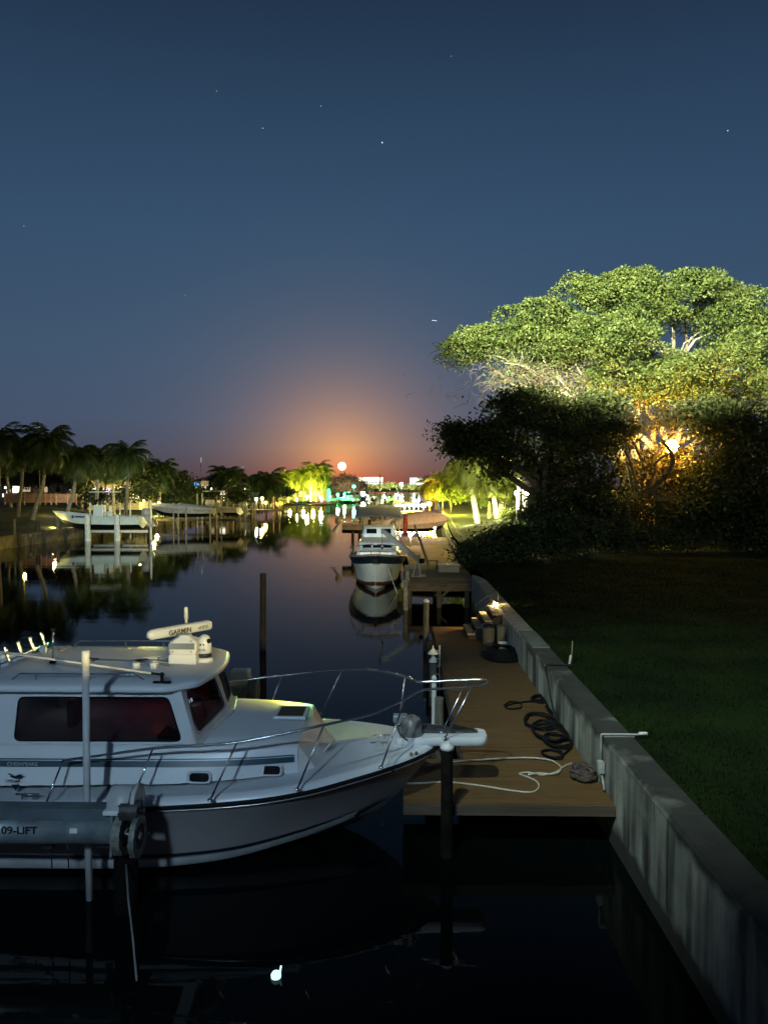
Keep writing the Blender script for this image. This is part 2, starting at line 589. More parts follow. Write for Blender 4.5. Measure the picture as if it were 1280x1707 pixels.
nearf = m_('MULTIPLY', m_('SUBTRACT', 10.4, sepn.outputs[1]), .32, True)          # 1 nearer than Y=7.3
wob = m_('MULTIPLY', m_('SUBTRACT', noise_(1.1, (1, 1, 1), 4, 5), .5), .62)
edge = m_('SUBTRACT', m_('ADD', sepn.outputs[0], wob), 3.02)                       # distance in from the arris
stain_top = m_('MULTIPLY', m_('SUBTRACT', .05, edge), 9, True)
vert = m_('MULTIPLY', rmp_(noise_(1.0, (2.3, 2.3, .30), 12, 3), .38, .58, (0, 0, 0), (1, 1, 1)), rmp_(noise_(.6, (1, 1, 1.4), 6, 9), .30, .52, (.35, .35, .35), (1, 1, 1)))
depthf = m_('MULTIPLY', m_('SUBTRACT', 1.36, sepn.outputs[2]), 9, True)
onface = m_('MULTIPLY', m_('SUBTRACT', 2.935, sepn.outputs[0]), 60, True)
bandf = m_('MULTIPLY', m_('SUBTRACT', m_('ADD', sepn.outputs[2], wob), 1.12), 6, True)
fs = m_('MAXIMUM', m_('MULTIPLY', onface, m_('MAXIMUM', vert, bandf)), m_('MULTIPLY', stain_top, m_('SUBTRACT', 1, onface)))
fs = m_('MULTIPLY', fs, m_('MULTIPLY', nearf, .93))
low = m_('MULTIPLY', m_('SUBTRACT', m_('ADD', m_('MULTIPLY', wob, .8), .42), sepn.outputs[2]), 5, True)   # tide line
fs = m_('MAXIMUM', fs, m_('MULTIPLY', low, .93))
l_.new(mixc(fs, c1, (.012, .013, .011, 1)), b_.inputs['Base Color'])
bp = n_.new('ShaderNodeBump'); bp.inputs['Strength'].default_value = .5; bp.inputs['Distance'].default_value = .02
l_.new(noise_(14, (1, 1, 1)), bp.inputs['Height']); l_.new(bp.outputs[0], b_.inputs['Normal'])

sw = thing('seawall', 'pale stained concrete seawall between tan dock and dark lawn', 'seawall', (2.91, 10, 0))
w = MB()
yy = [-8 + i * 1.0 for i in range(38)] + [29.6, 30.2, 30.7, 31.0]
rr = []
for y in yy:
    x = shore_r(min(y, 29)); cut = 0
    if y > 29: cut = .28 * ((y - 29) / 2) ** 2                      # the far corner of the coping is rounded
    rr.append([(x, y, -.8), (x, y, 1.30), (x + .03, y, 1.35), (x + .40 - cut, y, 1.35), (x + .43 - cut, y, 1.32), (x + .43 - cut, y, .6)])
w.grid(rr, smooth=False)
w.add([rr[-1][k] for k in range(6)], [(0, 1, 2, 3, 4, 5)])
w.build('wall_body', sm_, sw)
w = MB()                                                            # raised dark-painted patch of coping
w.box((3.125, 17.9, 1.362), (.40, 1.9, .03)); w.build('repair_patch', mat('dark_patch', (.12, .14, .14), .9, var=.3), sw, bevel=.01)
w = MB()
w.box((3.125, 10.92, 1.353), (.425, .02, .012)); w.build('joint_seam', mat('seam_mortar', (.42, .42, .38), .9), sw)

for y in (8.3, 13.6, 16.1, 20.4, 25.0):
    w = MB(); w.box((3.125, y, 1.352), (.41, .012, .004)); w.box((2.906, y, .66), (.006, .014, 1.3)); w.build('panel_joint', mat('joint_dark', (.05, .05, .045), .95), sw)
# blades of grass on the near lawn
rg = np.random.default_rng(2)
n = 60000
gy = 4 + 34 * rg.uniform(0, 1, n) ** 1.3; gx = 3.36 + rg.uniform(0, 1, n) ** 1.2 * (3 + gy * .48)
hgt = rg.uniform(.03, .085, n); az = rg.uniform(0, 6.28, n); ln = rg.uniform(-.03, .03, (n, 2))
gz = np.array([rz_ground(a, b) for a, b in zip(gx, gy)]) - .005
wd = .006 + gy * .0004
v = np.zeros((n, 3, 3)); v[:, 0] = np.stack([gx - wd * np.cos(az), gy - wd * np.sin(az), gz], 1); v[:, 1] = np.stack([gx + wd * np.cos(az), gy + wd * np.sin(az), gz], 1); v[:, 2] = np.stack([gx + ln[:, 0], gy + ln[:, 1], gz + hgt], 1)
me = bpy.data.meshes.new('grass'); me.vertices.add(3 * n); me.vertices.foreach_set('co', v.astype(np.float32).ravel()); me.loops.add(3 * n); me.loops.foreach_set('vertex_index', np.arange(3 * n, dtype=np.int32))
me.polygons.add(n); me.polygons.foreach_set('loop_start', np.arange(0, 3 * n, 3, dtype=np.int32)); me.materials.append(GRASS); me.update(calc_edges=True)
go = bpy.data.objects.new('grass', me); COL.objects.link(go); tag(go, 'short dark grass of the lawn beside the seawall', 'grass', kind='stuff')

# right seawall, far stretch: a low timber-capped wall
fw = thing('low_seawall', 'low timber-capped wall along the lit grassy bank, beyond the second dock', 'seawall', (4, 60, 0))
w = MB(); rr = []
for i in range(40):
    y = 41 + i * 20 * (1 if i > 12 else .35)
    x = shore_r(y)
    rr.append([(x, y, -.8), (x, y, 1.02), (x + .4, y, 1.02), (x + .4, y, .4)])
w.grid(rr, smooth=False); w.build('wall_body', WOODG, fw)
w = MB(); rr = []
for i in range(24):
    y = 42 + i * 2.2; x = shore_r(y)
    w.beam((x + .95, y, 1.16), (shore_r(y + 2.15) + .95, y + 2.15, 1.12), .16, .14)
w.build('timber_kerb', WOODG, fw)

lw = thing('canal_bulkhead', 'dark timber bulkhead along the far left bank of the canal', 'seawall', (-31, 60, 0))
w = MB()
w.grid([[(shore_l(y), y, -.8), (shore_l(y), y, 1.0), (shore_l(y) - .5, y, 1.0), (shore_l(y) - .5, y, .3)] for y in ysl], smooth=False)
w.build('wall_body', mat('bulkhead_wood', (.12, .10, .06), .9, var=.5, scale=1.4, bump=.4), lw)
w = MB()
for i in range(60):
    y = 30 + i * 4.0
    w.tube([(shore_l(y) + .22, y, -.5), (shore_l(y) + .22, y, 1.15)], .14, 7)
w.build('fender_post_row', PILE, lw)['kind'] = 'stuff'

# ------------------------------------------------------------------ the tan dock beside the wall
DT = .62
pm = bpy.data.materials.new('composite_planks'); pm.use_nodes = True
n_ = pm.node_tree.nodes; l_ = pm.node_tree.links; b_ = n_['Principled BSDF']; b_.inputs['Roughness'].default_value = .7
t_ = n_.new('ShaderNodeTexCoord'); sepn = n_.new('ShaderNodeSeparateXYZ'); l_.new(t_.outputs['Object'], sepn.inputs[0])
c1 = rmp_(noise_(1.6, (.5, 8, 1), 5), .3, .7, (.115, .060, .018), (.175, .096, .030))
c2 = rmp_(noise_(5, (1, 1, 1), 5), .35, .75, (.75, .75, .75), (1, 1, 1))
mm = n_.new('ShaderNodeMix'); mm.data_type = 'RGBA'; mm.blend_type = 'MULTIPLY'; mm.inputs[0].default_value = .6
l_.new(c1, mm.inputs[6]); l_.new(c2, mm.inputs[7]); l_.new(mm.outputs[2], b_.inputs['Base Color'])

dk = thing('dock', 'narrow tan plank dock along the seawall, nearest the camera', 'dock', (2, 12, 0))
w = MB(); wx = MB()
random.seed(3)
y = 10.35; k = 0
while y < 23.5:
    x0 = 1.02 if y > 11.95 else .06
    j = random.uniform(-.002, .002)
    # two boards butted end to end, a hairline between courses
    w.box(((x0 + 2.9) / 2, y + .068, DT - .012 + j), (2.9 - x0, .1365, .024))
    y += .14; k += 1
w.build('plank_deck', pm, dk)
w = MB()
w.box((1.48, 10.31, DT - .075), (2.84, .05, .14)); w.build('front_fascia', mat('fascia_wood', (.085, .062, .042), .85, var=.4, scale=1.2, bump=.2, stretch=(.4, 6, 6)), dk)
w = MB()
w.box((1.0, 17.7, DT - .12), (.05, 11.5, .18)); w.box((.55, 12.0, DT - .12), (.95, .05, .18)); w.box((2.75, 17, DT - .14), (.06, 13, .16))
w.box((1.9, 17, DT - .14), (.06, 13, .16)); w.build('joist', WOODD, dk)
for x, y in ((2.62, 11.3), (2.62, 14), (2.62, 17.5), (2.62, 21), (2.62, 23.2), (1.3, 23.2), (.5, 11.4)):
    w = MB(); w.tube([(x, y, -.6), (x, y, DT - .2)], .11, 8); w.build('support_post', PILE, dk)

# pilings on the water side of the dock
def piling(x, y, ztop, r, m, label, cap=None, group='pilings along the tan dock', lean=(0, 0), zb=-.6):
    t = thing('piling', label, 'piling', (x, y, 0), group)
    w = MB(); zs = [zb, 0, .3, .6, 1.0] + [ztop - .02, ztop]
    zs = sorted(set(z for z in zs if z <= ztop))
    w.tube([(x + lean[0] * z, y + lean[1] * z, z) for z in zs], [r * (1.05 - .02 * i) * random.uniform(.96, 1.03) for i in range(len(zs))], 12)
    w.build('post', m, t)
    tx, ty = x + lean[0] * ztop, y + lean[1] * ztop
    if cap == 'cone':
        w = MB(); w.lathe([(r * 1.1, .004), (r * 1.1, .05), (r * .5, .12), (r * .45, .16), (r * .5, .2)], (tx, ty, ztop), 16)
        w.lathe([(r * 1.45, .2), (r * 1.5, .22), (r * .15, .33), (.01, .36)], (tx, ty, ztop), 16)
        w.build('cap', PVC, t)
    elif cap == 'flat':
        w = MB(); w.lathe([(r * 1.12, .004), (r * 1.12, .05), (r * .5, .1), (.01, .11)], (tx, ty, ztop), 16); w.build('cap', PVC, t)
    return t


p = P(745, 1250, 10.12)
piling(p.x, 10.12, p.z, .082, mat('tarred_pile', (.010, .009, .007), .95, spec=.1, var=.5, scale=4, bump=.5, bscale=14), 'black piling with a white cap just below the bow pulpit', 'flat')
p = P(732, 1163, 12.6); piling(p.x, 12.6, p.z, .078, PILEG, 'thick grey piling behind the bow pulpit of the big boat')
p = P(722, 1105, 17.2); piling(p.x, 17.2, p.z, .085, PILEG, 'grey piling topped with a white cone cap like a lantern', 'cone')
p = P(716, 1068, 19.6); piling(p.x, 19.6, p.z, .09, PILE, 'dark piling with a pale strap, just behind the cone-capped one')
p = P(710, 1004, 23.0); piling(p.x, 23.0, p.z, .085, PILEG, 'tallest grey piling at the far end of the tan dock, with a chipped white top', 'flat')
p = P(727, 1135, 14.6); piling(p.x - .04, 14.6, p.z, .05, PVC, 'thin white pipe standing between the grey pilings', 'flat')
t = thing('ladder', 'slim white dock ladder strapped on the edge beyond the cone-capped piling', 'ladder', (.8, 18.6, 0))
for dx in (0, .16):
    w = MB(); w.tube([(.82 + dx, 18.5, -.1), (.82 + dx, 18.5, 1.08)], .018, 8); w.build('rail', PVC, t)
for i in range(6):
    w = MB(); w.tube([(.82, 18.5, .0 + i * .19), (.98, 18.5, .0 + i * .19)], .014, 6); w.build('rung', PVC, t)

p0 = PZ(438, 1084, 0)
pp = P(438, 956, p0.y)
piling(p0.x, p0.y, pp.z, .10, PILE, 'lone tall dark piling standing in open water behind the big boat', group='lone pilings in the canal', lean=(.01, 0), zb=-.6)

# steps up onto the wall
st = thing('dock_steps', 'short wooden steps climbing from the tan dock onto the seawall', 'steps', (2.5, 22, DT))
for i in range(4):
    x = 2.02 + i * .235; z = DT + .15 + i * .185
    w = MB(); w.box((x, 22.3, z), (.21, 1.55, .045)); w.build('tread', mat('step_wood', (.42, .33, .22), .8, var=.25, scale=4, bump=.2, stretch=(6, 1, 1)), st, bevel=.006)
for y in (21.6, 23.0):
    w = MB(); w.add([(1.93, y, DT), (2.9, y, DT), (2.9, y, DT + .68), (2.8, y, DT + .68), (1.93, y, DT + .1)], [(0, 1, 2, 3, 4)])
    w.add([(1.93, y + .05, DT), (2.9, y + .05, DT), (2.9, y + .05, DT + .68), (2.8, y + .05, DT + .68), (1.93, y + .05, DT + .1)], [(4, 3, 2, 1, 0)])
    w.build('stringer', WOODD, st)

# lamp on the wall above the steps
lp = P(825, 1006, 23.4)
t = thing('step_lamp', 'small warm lamp glowing on a thin stake beside the wooden steps', 'lamp', (lp.x, lp.y, 1.35))
w = MB(); w.tube([(lp.x + .1, lp.y, .95), (lp.x + .1, lp.y, lp.z + .55)], .012, 6); w.tube([(lp.x + .1, lp.y, lp.z + .1), (lp.x, lp.y, lp.z + .1)], .01, 6)
w.build('stake', CABLE, t)
w = MB(); w.lathe([(.02, .1), (.05, .085), (.085, .045), (.09, .04)], lp, 14); w.build('shade', CAST, t)
w = MB(); w.sphere(lp, .052, 14); w.build('bulb', em('warm_bulb', (1, .66, .2), 90), t)
point('step_lamp_light', lp + Vector((-.06, -.12, .0)), 110, (1, .66, .24), .05)

# bins, bucket and post
b0 = Vector((2.42, 20.75, DT))
t = thing('trash_bin', 'round grey bin with a shiny black lid beside the dock steps', 'bin', b0)
w = MB(); w.lathe([(.15, .002), (.17, .03), (.185, .5), (.19, .52), (.17, .52)], b0, 22); w.build('barrel', mat('bin_grey', (.13, .12, .11), .6, var=.2), t)
w = MB(); w.lathe([(.2, .505), (.205, .53), (.18, .57), (.10, .60), (.02, .61)], b0, 22); w.build('lid', mat('bin_lid', (.02, .02, .025), .18), t)
b0 = Vector((2.66, 20.25, DT))
t = thing('white_bucket', 'small white bucket beneath the grey post by the seawall', 'bucket', (2.68, 19.95, DT))
w = MB(); w.lathe([(.10, .002), (.125, .24), (.13, .25), (.118, .25), (.095, .03)], (2.68, 19.95, DT), 20); w.build('pail', PVC, t)
w = MB(); w.tube([Vector((2.68 + .125 * math.cos(a), 19.95 - .03, DT + .23 - .10 * math.sin(a))) for a in [math.pi * i / 10 for i in range(11)]], .004, 5); w.build('handle', STEEL, t)
t = thing('short_post', 'stubby grey post rising behind the white bucket', 'post', (2.70, 20.35, DT))
w = MB(); w.tube([(2.70, 20.35, DT), (2.70, 20.35, 1.22)], .12, 14); w.build('post', PILEG, t)
w = MB(); w.tube([(2.70, 20.35, 1.222), (2.70, 20.35, 1.245)], .128, 14); w.build('cap', mat('post_cap', (.08, .09, .08), .5), t)
# black heap
random.seed(11)
w = MB()
c = PZ(836, 1095, DT)
for i in range(9):
    r = .20 + .03 * i * .8; zz = DT + .03 + .035 * (9 - i) * .6
    w.tube([(c.x + (r * 1.25) * math.cos(a) + .02 * math.sin(3 * a + i), c.y + r * 1.9 * math.sin(a) + .02 * math.cos(5 * a + i), zz + .012 * math.sin(4 * a + i)) for a in [2 * math.pi * k / 26 for k in range(27)]], .035, 7)
w.sphere((c.x, c.y, DT + .02), .36, 16, .45)
tag(w.build('hose_heap', BLACK), 'flat black heap of coiled hose on the dock below the bucket', 'hose')


def at_deck(px, py, dz=.02):
    q = PZ(px, py, DT + dz); return q


# dark hoses strewn along the foot of the wall
w = MB()
coils = [(902, 1167, .20, .26, 3), (925, 1185, .16, .3, 2), (900, 1205, .30, .5, 3), (918, 1222, .33, .55, 4), (930, 1238, .28, .35, 3), (922, 1259, .18, .22, 2)]
pts = []
pts += [at_deck(840, 1176), at_deck(850, 1170), at_deck(866, 1172), at_deck(868, 1180), at_deck(850, 1182), at_deck(842, 1178), at_deck(862, 1172)]
for (px, py, rx, ry, n) in coils:
    c = at_deck(px, py)
    for k in range(n * 7):
        a = 2 * math.pi * k / 7 + random.uniform(-.1, .1)
        q = Vector((c.x + rx * math.cos(a) * random.uniform(.75, 1.1), c.y + ry * math.sin(a) * random.uniform(.75, 1.1), DT + .02 + .016 * (k / 7) + random.uniform(0, .02)))
        q.x = min(q.x, 2.86); pts.append(q)
w.tube(spline(pts, 4), .017, 6)
tag(w.build('garden_hose', BLACK), 'dark tangled hose looping down the dock along the wall foot', 'hose')
w = MB()
ra = [(668, 1306), (700, 1306), (745, 1304), (800, 1310), (850, 1318), (885, 1321), (898, 1313), (893, 1302), (872, 1293), (866, 1290), (880, 1288), (905, 1292), (925, 1288), (940, 1278), (955, 1273), (970, 1279)]
w.tube(spline([at_deck(*q, .016) for q in ra], 6), .0135, 7)
tag(w.build('dock_rope', ROPEM), 'pale rope snaking across the near dock, its loop next to the dark rope bundle', 'rope', 'pale ropes on the dock')
w = MB()
ra = [(706, 1277), (750, 1271), (800, 1267), (850, 1264), (890, 1264), (918, 1268), (934, 1278), (932, 1287), (918, 1291), (900, 1289), (880, 1292)]
w.tube(spline([at_deck(*q, .03) for q in ra], 6), .0135, 7)
tag(w.build('dock_rope', ROPEM), 'pale rope lying farther up the dock, bent back in one wide curve', 'rope', 'pale ropes on the dock')
# bundle
w = MB(); c = at_deck(975, 1296)
for i in range(15):
    a0 = random.uniform(0, 6.28); tilt = random.uniform(-.5, .5)
    w.tube([(min(2.86, c.x - .02 + (.13 + .005 * i) * math.cos(a) * random.uniform(.9, 1.1)), c.y + (.22) * math.sin(a), DT + .04 + .09 * abs(math.sin(a + a0)) * (1 + tilt)) for a in [2 * math.pi * k / 14 for k in range(15)]], .016, 6)
tag(w.build('rope_bundle', mat('old_net', (.10, .075, .065), .95, var=.5, scale=20)), 'brown crumpled bundle of old rope against the wall', 'rope')
# water line running over the wall
t = thing('water_pipe', 'white plastic pipe crossing over the seawall and down its face', 'pipe', (2.9, 10.9, 1.3))
w = MB()
a = P(1010, 1238, 10.95)
w.tube([(3.5, 10.92, 1.40), (3.36, 10.92, 1.385), (2.87, 10.92, 1.385), (2.865, 10.92, 1.36), (2.865, 10.90, .99)], .016, 8)
w.tube([(2.865, 10.88, .86), (2.865, 10.72, .66)], .018, 8)
w.build('pipe_run', mat('aged_pvc', (.42, .44, .42), .6, var=.3, scale=5), t)
w = MB(); w.box((2.85, 10.86, .94), (.09, .11, .17)); w.build('valve_box', mat('aged_pvc', (.42, .44, .42)), t, bevel=.01)
w = MB(); w.tube([(3.40, 10.92, 1.40), (3.52, 10.92, 1.40)], .024, 8); w.build('coupling', PVC, t)
w = MB()
q = PZ(935, 1109, 1.37)
w.tube(spline([(q.x + .25, q.y, 1.375), (q.x, q.y, 1.375), (3.05, q.y, 1.378), (2.885, q.y - .05, 1.36), (2.875, q.y - .35, 1.15), (2.88, q.y - .75, .8), (2.86, q.y - 1.5, DT + .02)], 5), .018, 7)
tag(w.build('black_hose', CABLE), 'black hose bent over the wall top beyond the white pipe', 'hose')
for i, (a, b, lb) in enumerate(((P(832, 979, 24.5), P(793, 1008, 24.5), 'upper of the two thin dark lines slanting off the wall by the lamp'),
                            (P(826, 999, 24.0), P(795, 1022, 24.2), 'lower of the two thin dark lines slanting off the wall by the lamp'))):
    w = MB(); w.tube([a, b], .014, 5); tag(w.build('mooring_line', CABLE), lb, 'rope', 'thin lines by the step lamp')
t = thing('garden_stake', 'thin weathered stake with a white tag in the dark lawn', 'stake', PZ(952, 1110, 1.30))
q = PZ(952, 1110, 1.28)
w = MB(); w.tube([q, q + Vector((.02, 0, .50))], .016, 6); w.build('stake', PILEG, t)
w = MB(); w.box(q + Vector((-.03, -.02, .12)), (.035, .004, .20), ry=.15); w.build('tag', PVC, t)

# parapet of the balcony the picture is taken from (below and behind the camera)
bal = thing('balcony', 'solid white balcony front under the photographer, out of the picture', 'balcony', (0, -.6, 3))
w = MB(); w.box((0, -.55, 3.7), (26, .16, 1.4)); w.build('parapet', mat('balcony_stucco', (.5, .5, .48), .9), bal)
w = MB(); w.box((0, -2.0, 2.9), (26, 3.2, .2)); w.build('balcony_floor', mat('balcony_slab', (.4, .4, .38), .9), bal)

# glowing shape added in place of a bright glint on the water
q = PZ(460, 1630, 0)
t = thing('float_light', 'small glowing blue-white shape added for a bright glint on the black water', 'light', q)
w = MB(); w.lathe([(.02, -.02), (.05, 0.0), (.052, .03), (.035, .055), (.01, .06)], q, 14); w.build('lens', em('float', (.55, .95, 1), 1.3), t)  # body of the added glint
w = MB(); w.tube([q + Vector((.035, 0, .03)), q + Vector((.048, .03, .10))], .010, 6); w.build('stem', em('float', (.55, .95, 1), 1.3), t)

# ------------------------------------------------------------------ second dock with its hoist
D2 = 1.0
d2 = thing('raised_dock', 'weathered grey raised dock on pilings beyond the tan dock', 'dock', (1.7, 34, 0))
w = MB()
y = 31.0
while y < 38.5:
    w.box((1.72, y + .07, D2 - .02 + random.uniform(-.006, .006)), (2.85 + random.uniform(-.06, .06), .13, .04)); y += .145
w.build('plank_deck', WOODG, d2)
w = MB(); w.box((1.7, 30.95, D2 - .17), (2.95, .07, .26)); w.box((.28, 34.7, D2 - .17), (.07, 7.5, .24)); w.box((1.7, 34.0, D2 - .2), (2.8, .1, .2))
w.build('fascia', WOODG, d2)
for x, y in ((.42, 31.1), (.42, 34.4), (.42, 38), (1.62, 31.2), (2.75, 31.2), (1.62, 34.6)):
    w = MB(); w.tube([(x, y, -.6), (x, y, D2 - .05)], .11, 9); w.build('support_post', PILEG, d2)
w = MB(); w.beam((1.65, 31.25, .35), (2.15, 31.25, .85), .06, .1); w.build('brace', PILEG, d2)
p = P(679, 952, 31.6)
for (px, py, Y, lb) in ((679, 951, 31.5, 'white-painted short piling at the near left corner of the raised dock'),
                        (676, 966, 30.6, 'lower white-painted piling just in front of the raised dock corner')):
    p = P(px, py, Y); piling(p.x, Y, p.z, .10, mat('old_white_paint', (.40, .42, .38), .8, var=.5, scale=8), lb, group='white pilings of the raised dock')
t = thing('dock_box', 'long pale storage box on the raised dock', 'box', (2.2, 35.2, D2))
w = MB(); w.box((2.25, 35.2, D2 + .17), (.95, .5, .32)); w.build('body', mat('box_grey', (.30, .31, .29), .6, var=.2), t, bevel=.02)
w = MB(); w.box((2.25, 35.2, D2 + .355), (1.0, .55, .05)); w.build('lid', PVC, t, bevel=.015)
t = thing('dock_bench', 'low dark wooden bench among the clutter of the raised dock', 'bench', (1.5, 36.6, D2))
w = MB()
for i in range(3): w.box((1.35, 36.4 + i * .14, D2 + .40), (1.1, .12, .03))
w.build('seat', WOODG, t)
for x in (.9, 1.8):
    w = MB(); w.box((x, 36.5, D2 + .2), (.06, .4, .38)); w.build('leg', WOODD, t)

cr_ = thing('boat_hoist', 'grey davit hoist with a long slanted arm on the raised dock', 'hoist', P(697, 968, 33.5))
GREYM = mat('grey_davit_paint', (.30, .31, .31), .6, .1, var=.25, scale=6)
pb = P(697, 968, 33.5); pb.z = D2; pt = P(700, 925, 33.5)
w = MB(); w.tube([pb, Vector((pb.x + .02, 33.5, pt.z))], .085, 12); w.build('mast', GREYM, cr_)
w = MB()
for dx, dy in ((-.28, -.3), (.1, -.35), (-.2, .3)): w.beam((pb.x + dx, 33.5 + dy, D2), (pb.x, 33.5, D2 + .75), .05, .05)
w.build('brace', mat('davit_white', (.5, .5, .48), .5), cr_)
w = MB(); w.box((pb.x, 33.5, D2 + .03), (.6, .6, .05)); w.build('foot_plate', GREYM, cr_)
w = MB(); a_ = P(703, 938, 33.5); b2 = P(637, 884, 34.6); w.beam(a_, b2, .13, .19); w.build('boom', GREYM, cr_, bevel=.01)
w = MB(); w.lathe([(.12, -.1), (.12, .1)], P(703, 935, 33.35), 12); w.build('winch_drum', BLACK, cr_)
w = MB(); w.tube([b2, b2 + Vector((0, 0, -.75))], .012, 5); w.lathe([(.04, -.12), (.05, -.06), (.04, 0)], b2 + Vector((0, 0, -.75)), 10); w.build('hoist_cable', CABLE, cr_)
p1, p2, p3 = P(717, 945, 36), P(700, 900, 38), P(691, 876, 40)
w = MB(); w.tube([(p1.x, 36, D2), p2, p3], [.07, .065, .05], 9)
tag(w.build('leaning_pole', mat('old_pole', (.30, .22, .12), .85, var=.3, scale=3), ), 'tall crooked wooden pole leaning up behind the hoist', 'pole')

# third dock further back: floor between
t = thing('back_dock', 'brown dock stretching between the raised dock and the tarp-covered boat', 'dock', (2, 50, 0))
w = MB(); y = 40.0
while y < 62:
    w.box((2.1, y + .14, .82 + random.uniform(-.006, .006)), (3.1 + .012 * (y - 40) * 3, .27, .04)); y += .29
w.build('plank_deck', mat('back_planks', (.24, .17, .10), .85, var=.45, scale=1.2, stretch=(.5, 5, 1)), t)
w = MB()
for y in (40.2, 46, 52, 58): w.tube([(.7, y, -.5), (.7, y, .8)], .11, 8)
w.box((.55, 51, .68), (.08, 22, .22)); w.build('support_post', WOODD, t)
# ------------------------------------------------------------------ hull lofting
def interp(tab, x):
    """tab rows (x, a, b, ...) ascending; smooth interpolation"""
    if x <= tab[0][0]: return tab[0][1:]
    if x >= tab[-1][0]: return tab[-1][1:]
    for i in range(len(tab) - 1):
        if x <= tab[i + 1][0]:
            p0 = tab[max(i - 1, 0)]; p1 = tab[i]; p2 = tab[i + 1]; p3 = tab[min(i + 2, len(tab) - 1)]
            u = (x - p1[0]) / (p2[0] - p1[0]); res = []
            for k in range(1, len(p1)):
                m1 = (p2[k] - p0[k]) / (p2[0] - p0[0]) * (p2[0] - p1[0]); m2 = (p3[k] - p1[k]) / (p3[0] - p1[0]) * (p2[0] - p1[0])
                res.append((2 * u ** 3 - 3 * u ** 2 + 1) * p1[k] + (u ** 3 - 2 * u ** 2 + u) * m1 + (-2 * u ** 3 + 3 * u ** 2) * p2[k] + (u ** 3 - u ** 2) * m2)
            return res


def line(tab, n=60):
    a, b = tab[0][0], tab[-1][0]
    return [(lambda x: (x, *interp(tab, x)))(a + (b - a) * (1 - (1 - i / n) ** 1.35)) for i in range(n + 1)]


def hull_side(sheer, chine, keel, yc, s, n=60, flare=.12, topcut=0):
    """rows of points for one side: sheer -> chine -> keel; s = -1 near side, +1 far side"""
    L1, L2, L3 = line(sheer, n), line(chine, n), line(keel, n)
    rows = []
    for a, b, c in zip(L1, L2, L3):
        r = []
        A = Vector((a[0], a[1], a[2])); B = Vector((b[0], b[1], b[2])); C_ = Vector((c[0], 0, c[2] if len(c) > 2 else c[1]))
        for k in range(9):
            u = k / 8; p = A.lerp(B, u)
            p.y = max(0, p.y - flare * math.sin(math.pi * u) * min(1, A.y * 2) * (A.y - B.y + .1))
            r.append((p.x, yc + s * p.y, p.z))
        r.append((B.x, yc + s * max(0, B.y - .05 * min(1, B.y * 3)), B.z - .012))
        for k in range(1, 4):
            p = B.lerp(C_, k / 3); r.append((p.x, yc + s * p.y, p.z))
        rows.append(r)
    return rows


# ------------------------------------------------------------------ the big cabin boat on the lift
YC = 10.95
BT = thing('cabin_boat', 'large white pilothouse fishing boat with tall bow rail, held in a boat lift', 'boat', (-3, YC, 0))
SH = [(-7.6, 1.55, .85), (-5, 1.62, .88), (-3.5, 1.64, .93), (-2, 1.6, 1.01), (-1.2, 1.43, 1.07), (-.5, 1.06, 1.13), (0, .70, 1.165), (.35, .36, 1.19), (.58, 0, 1.21)]
CH = [(-7.6, 1.36, .10), (-3.5, 1.38, .10), (-2.3, 1.22, .14), (-1.4, .84, .23), (-.7, .45, .34), (-.02, 0, .50)]
KE = [(-7.6, 0, -.28), (-2.6, 0, -.28), (-1.4, 0, -.18), (-.7, 0, .04), (-.3, 0, .26), (-.02, 0, .50)]
w = MB()
for s in (-1, 1):
    w.grid(hull_side(SH, CH, KE, YC, s))
w.build('hull', TOPS, BT)
SHL = line(SH, 60)


def rub(off, zo, h, nm, m, y_in=0.0):
    w = MB()
    for s in (-1, 1):
        rows = []
        for x, b, z in SHL:
            b2 = b - y_in
            rows.append([(x, YC + s * b2, z + zo - h), (x + (off if b < .3 else 0), YC + s * (b2 + off), z + zo - h * .6), (x + (off if b < .3 else 0), YC + s * (b2 + off), z + zo + h * .6), (x, YC + s * b2, z + zo + h)])
        w.grid(rows)
    return w.build(nm, m, BT)


rub(.035, 0, .022, 'rub_rail', BLACK)
rub(.012, -.045, .010, 'rail_trim', mat('trim_steel', (.6, .6, .6), .3, .8))
# topside band above the rub rail, then the side deck
w = MB(); wd = MB()
for s in (-1, 1):
    rows = []; rd = []
    for x, b, z in SHL:
        e = max(0, b - .05)
        rows.append([(x, YC + s * b, z + .015), (x, YC + s * (b - .01), z + .05), (x, YC + s * e, z + .085), (x, YC + s * max(0, e - .05), z + .095)])
        f = max(0, e - .05)
        rd.append([(x, YC + s * f * u, z + .095 + .07 * (1 - u) ** 1.6 * min(1, f)) for u in (1, .9, .75, .5, .25, 0)])
    w.grid(rows); wd.grid(rd)
w.build('gunwale', GEL, BT); wd.build('foredeck', DECKP, BT)
# boot stripe and spray strip following the chine
CHL = line(CH, 60)
w = MB(); w2 = MB()
for s in (-1, 1):
    r1 = []; r2 = []
    for (x, b, z), (x2, b2, z2) in zip(CHL, SHL):
        if x > -.55: continue
        v = Vector((x2 - x, b2 - b, z2 - z)); v.normalize()
        tk = min(1, max(0, (-.35 - x) / 1.2)); q0 = Vector((x, b, z)) + v * .13; q1 = Vector((x, b, z)) + v * (.13 + .055 * tk)
        o = .012
        r1.append([(q0.x, YC + s * (q0.y + o), q0.z), (q1.x, YC + s * (q1.y + o), q1.z)])
        q0 = Vector((x, b, z)) - Vector((0, .0, .01)); q1 = Vector((x, b, z)) + v * .10
        r2.append([(q0.x, YC + s * (q0.y - .01), q0.z - .03), (q0.x, YC + s * (q0.y + .035), q0.z + .01), (q1.x, YC + s * (q1.y + .014), q1.z)])
    w.grid(r1); w2.grid(r2)
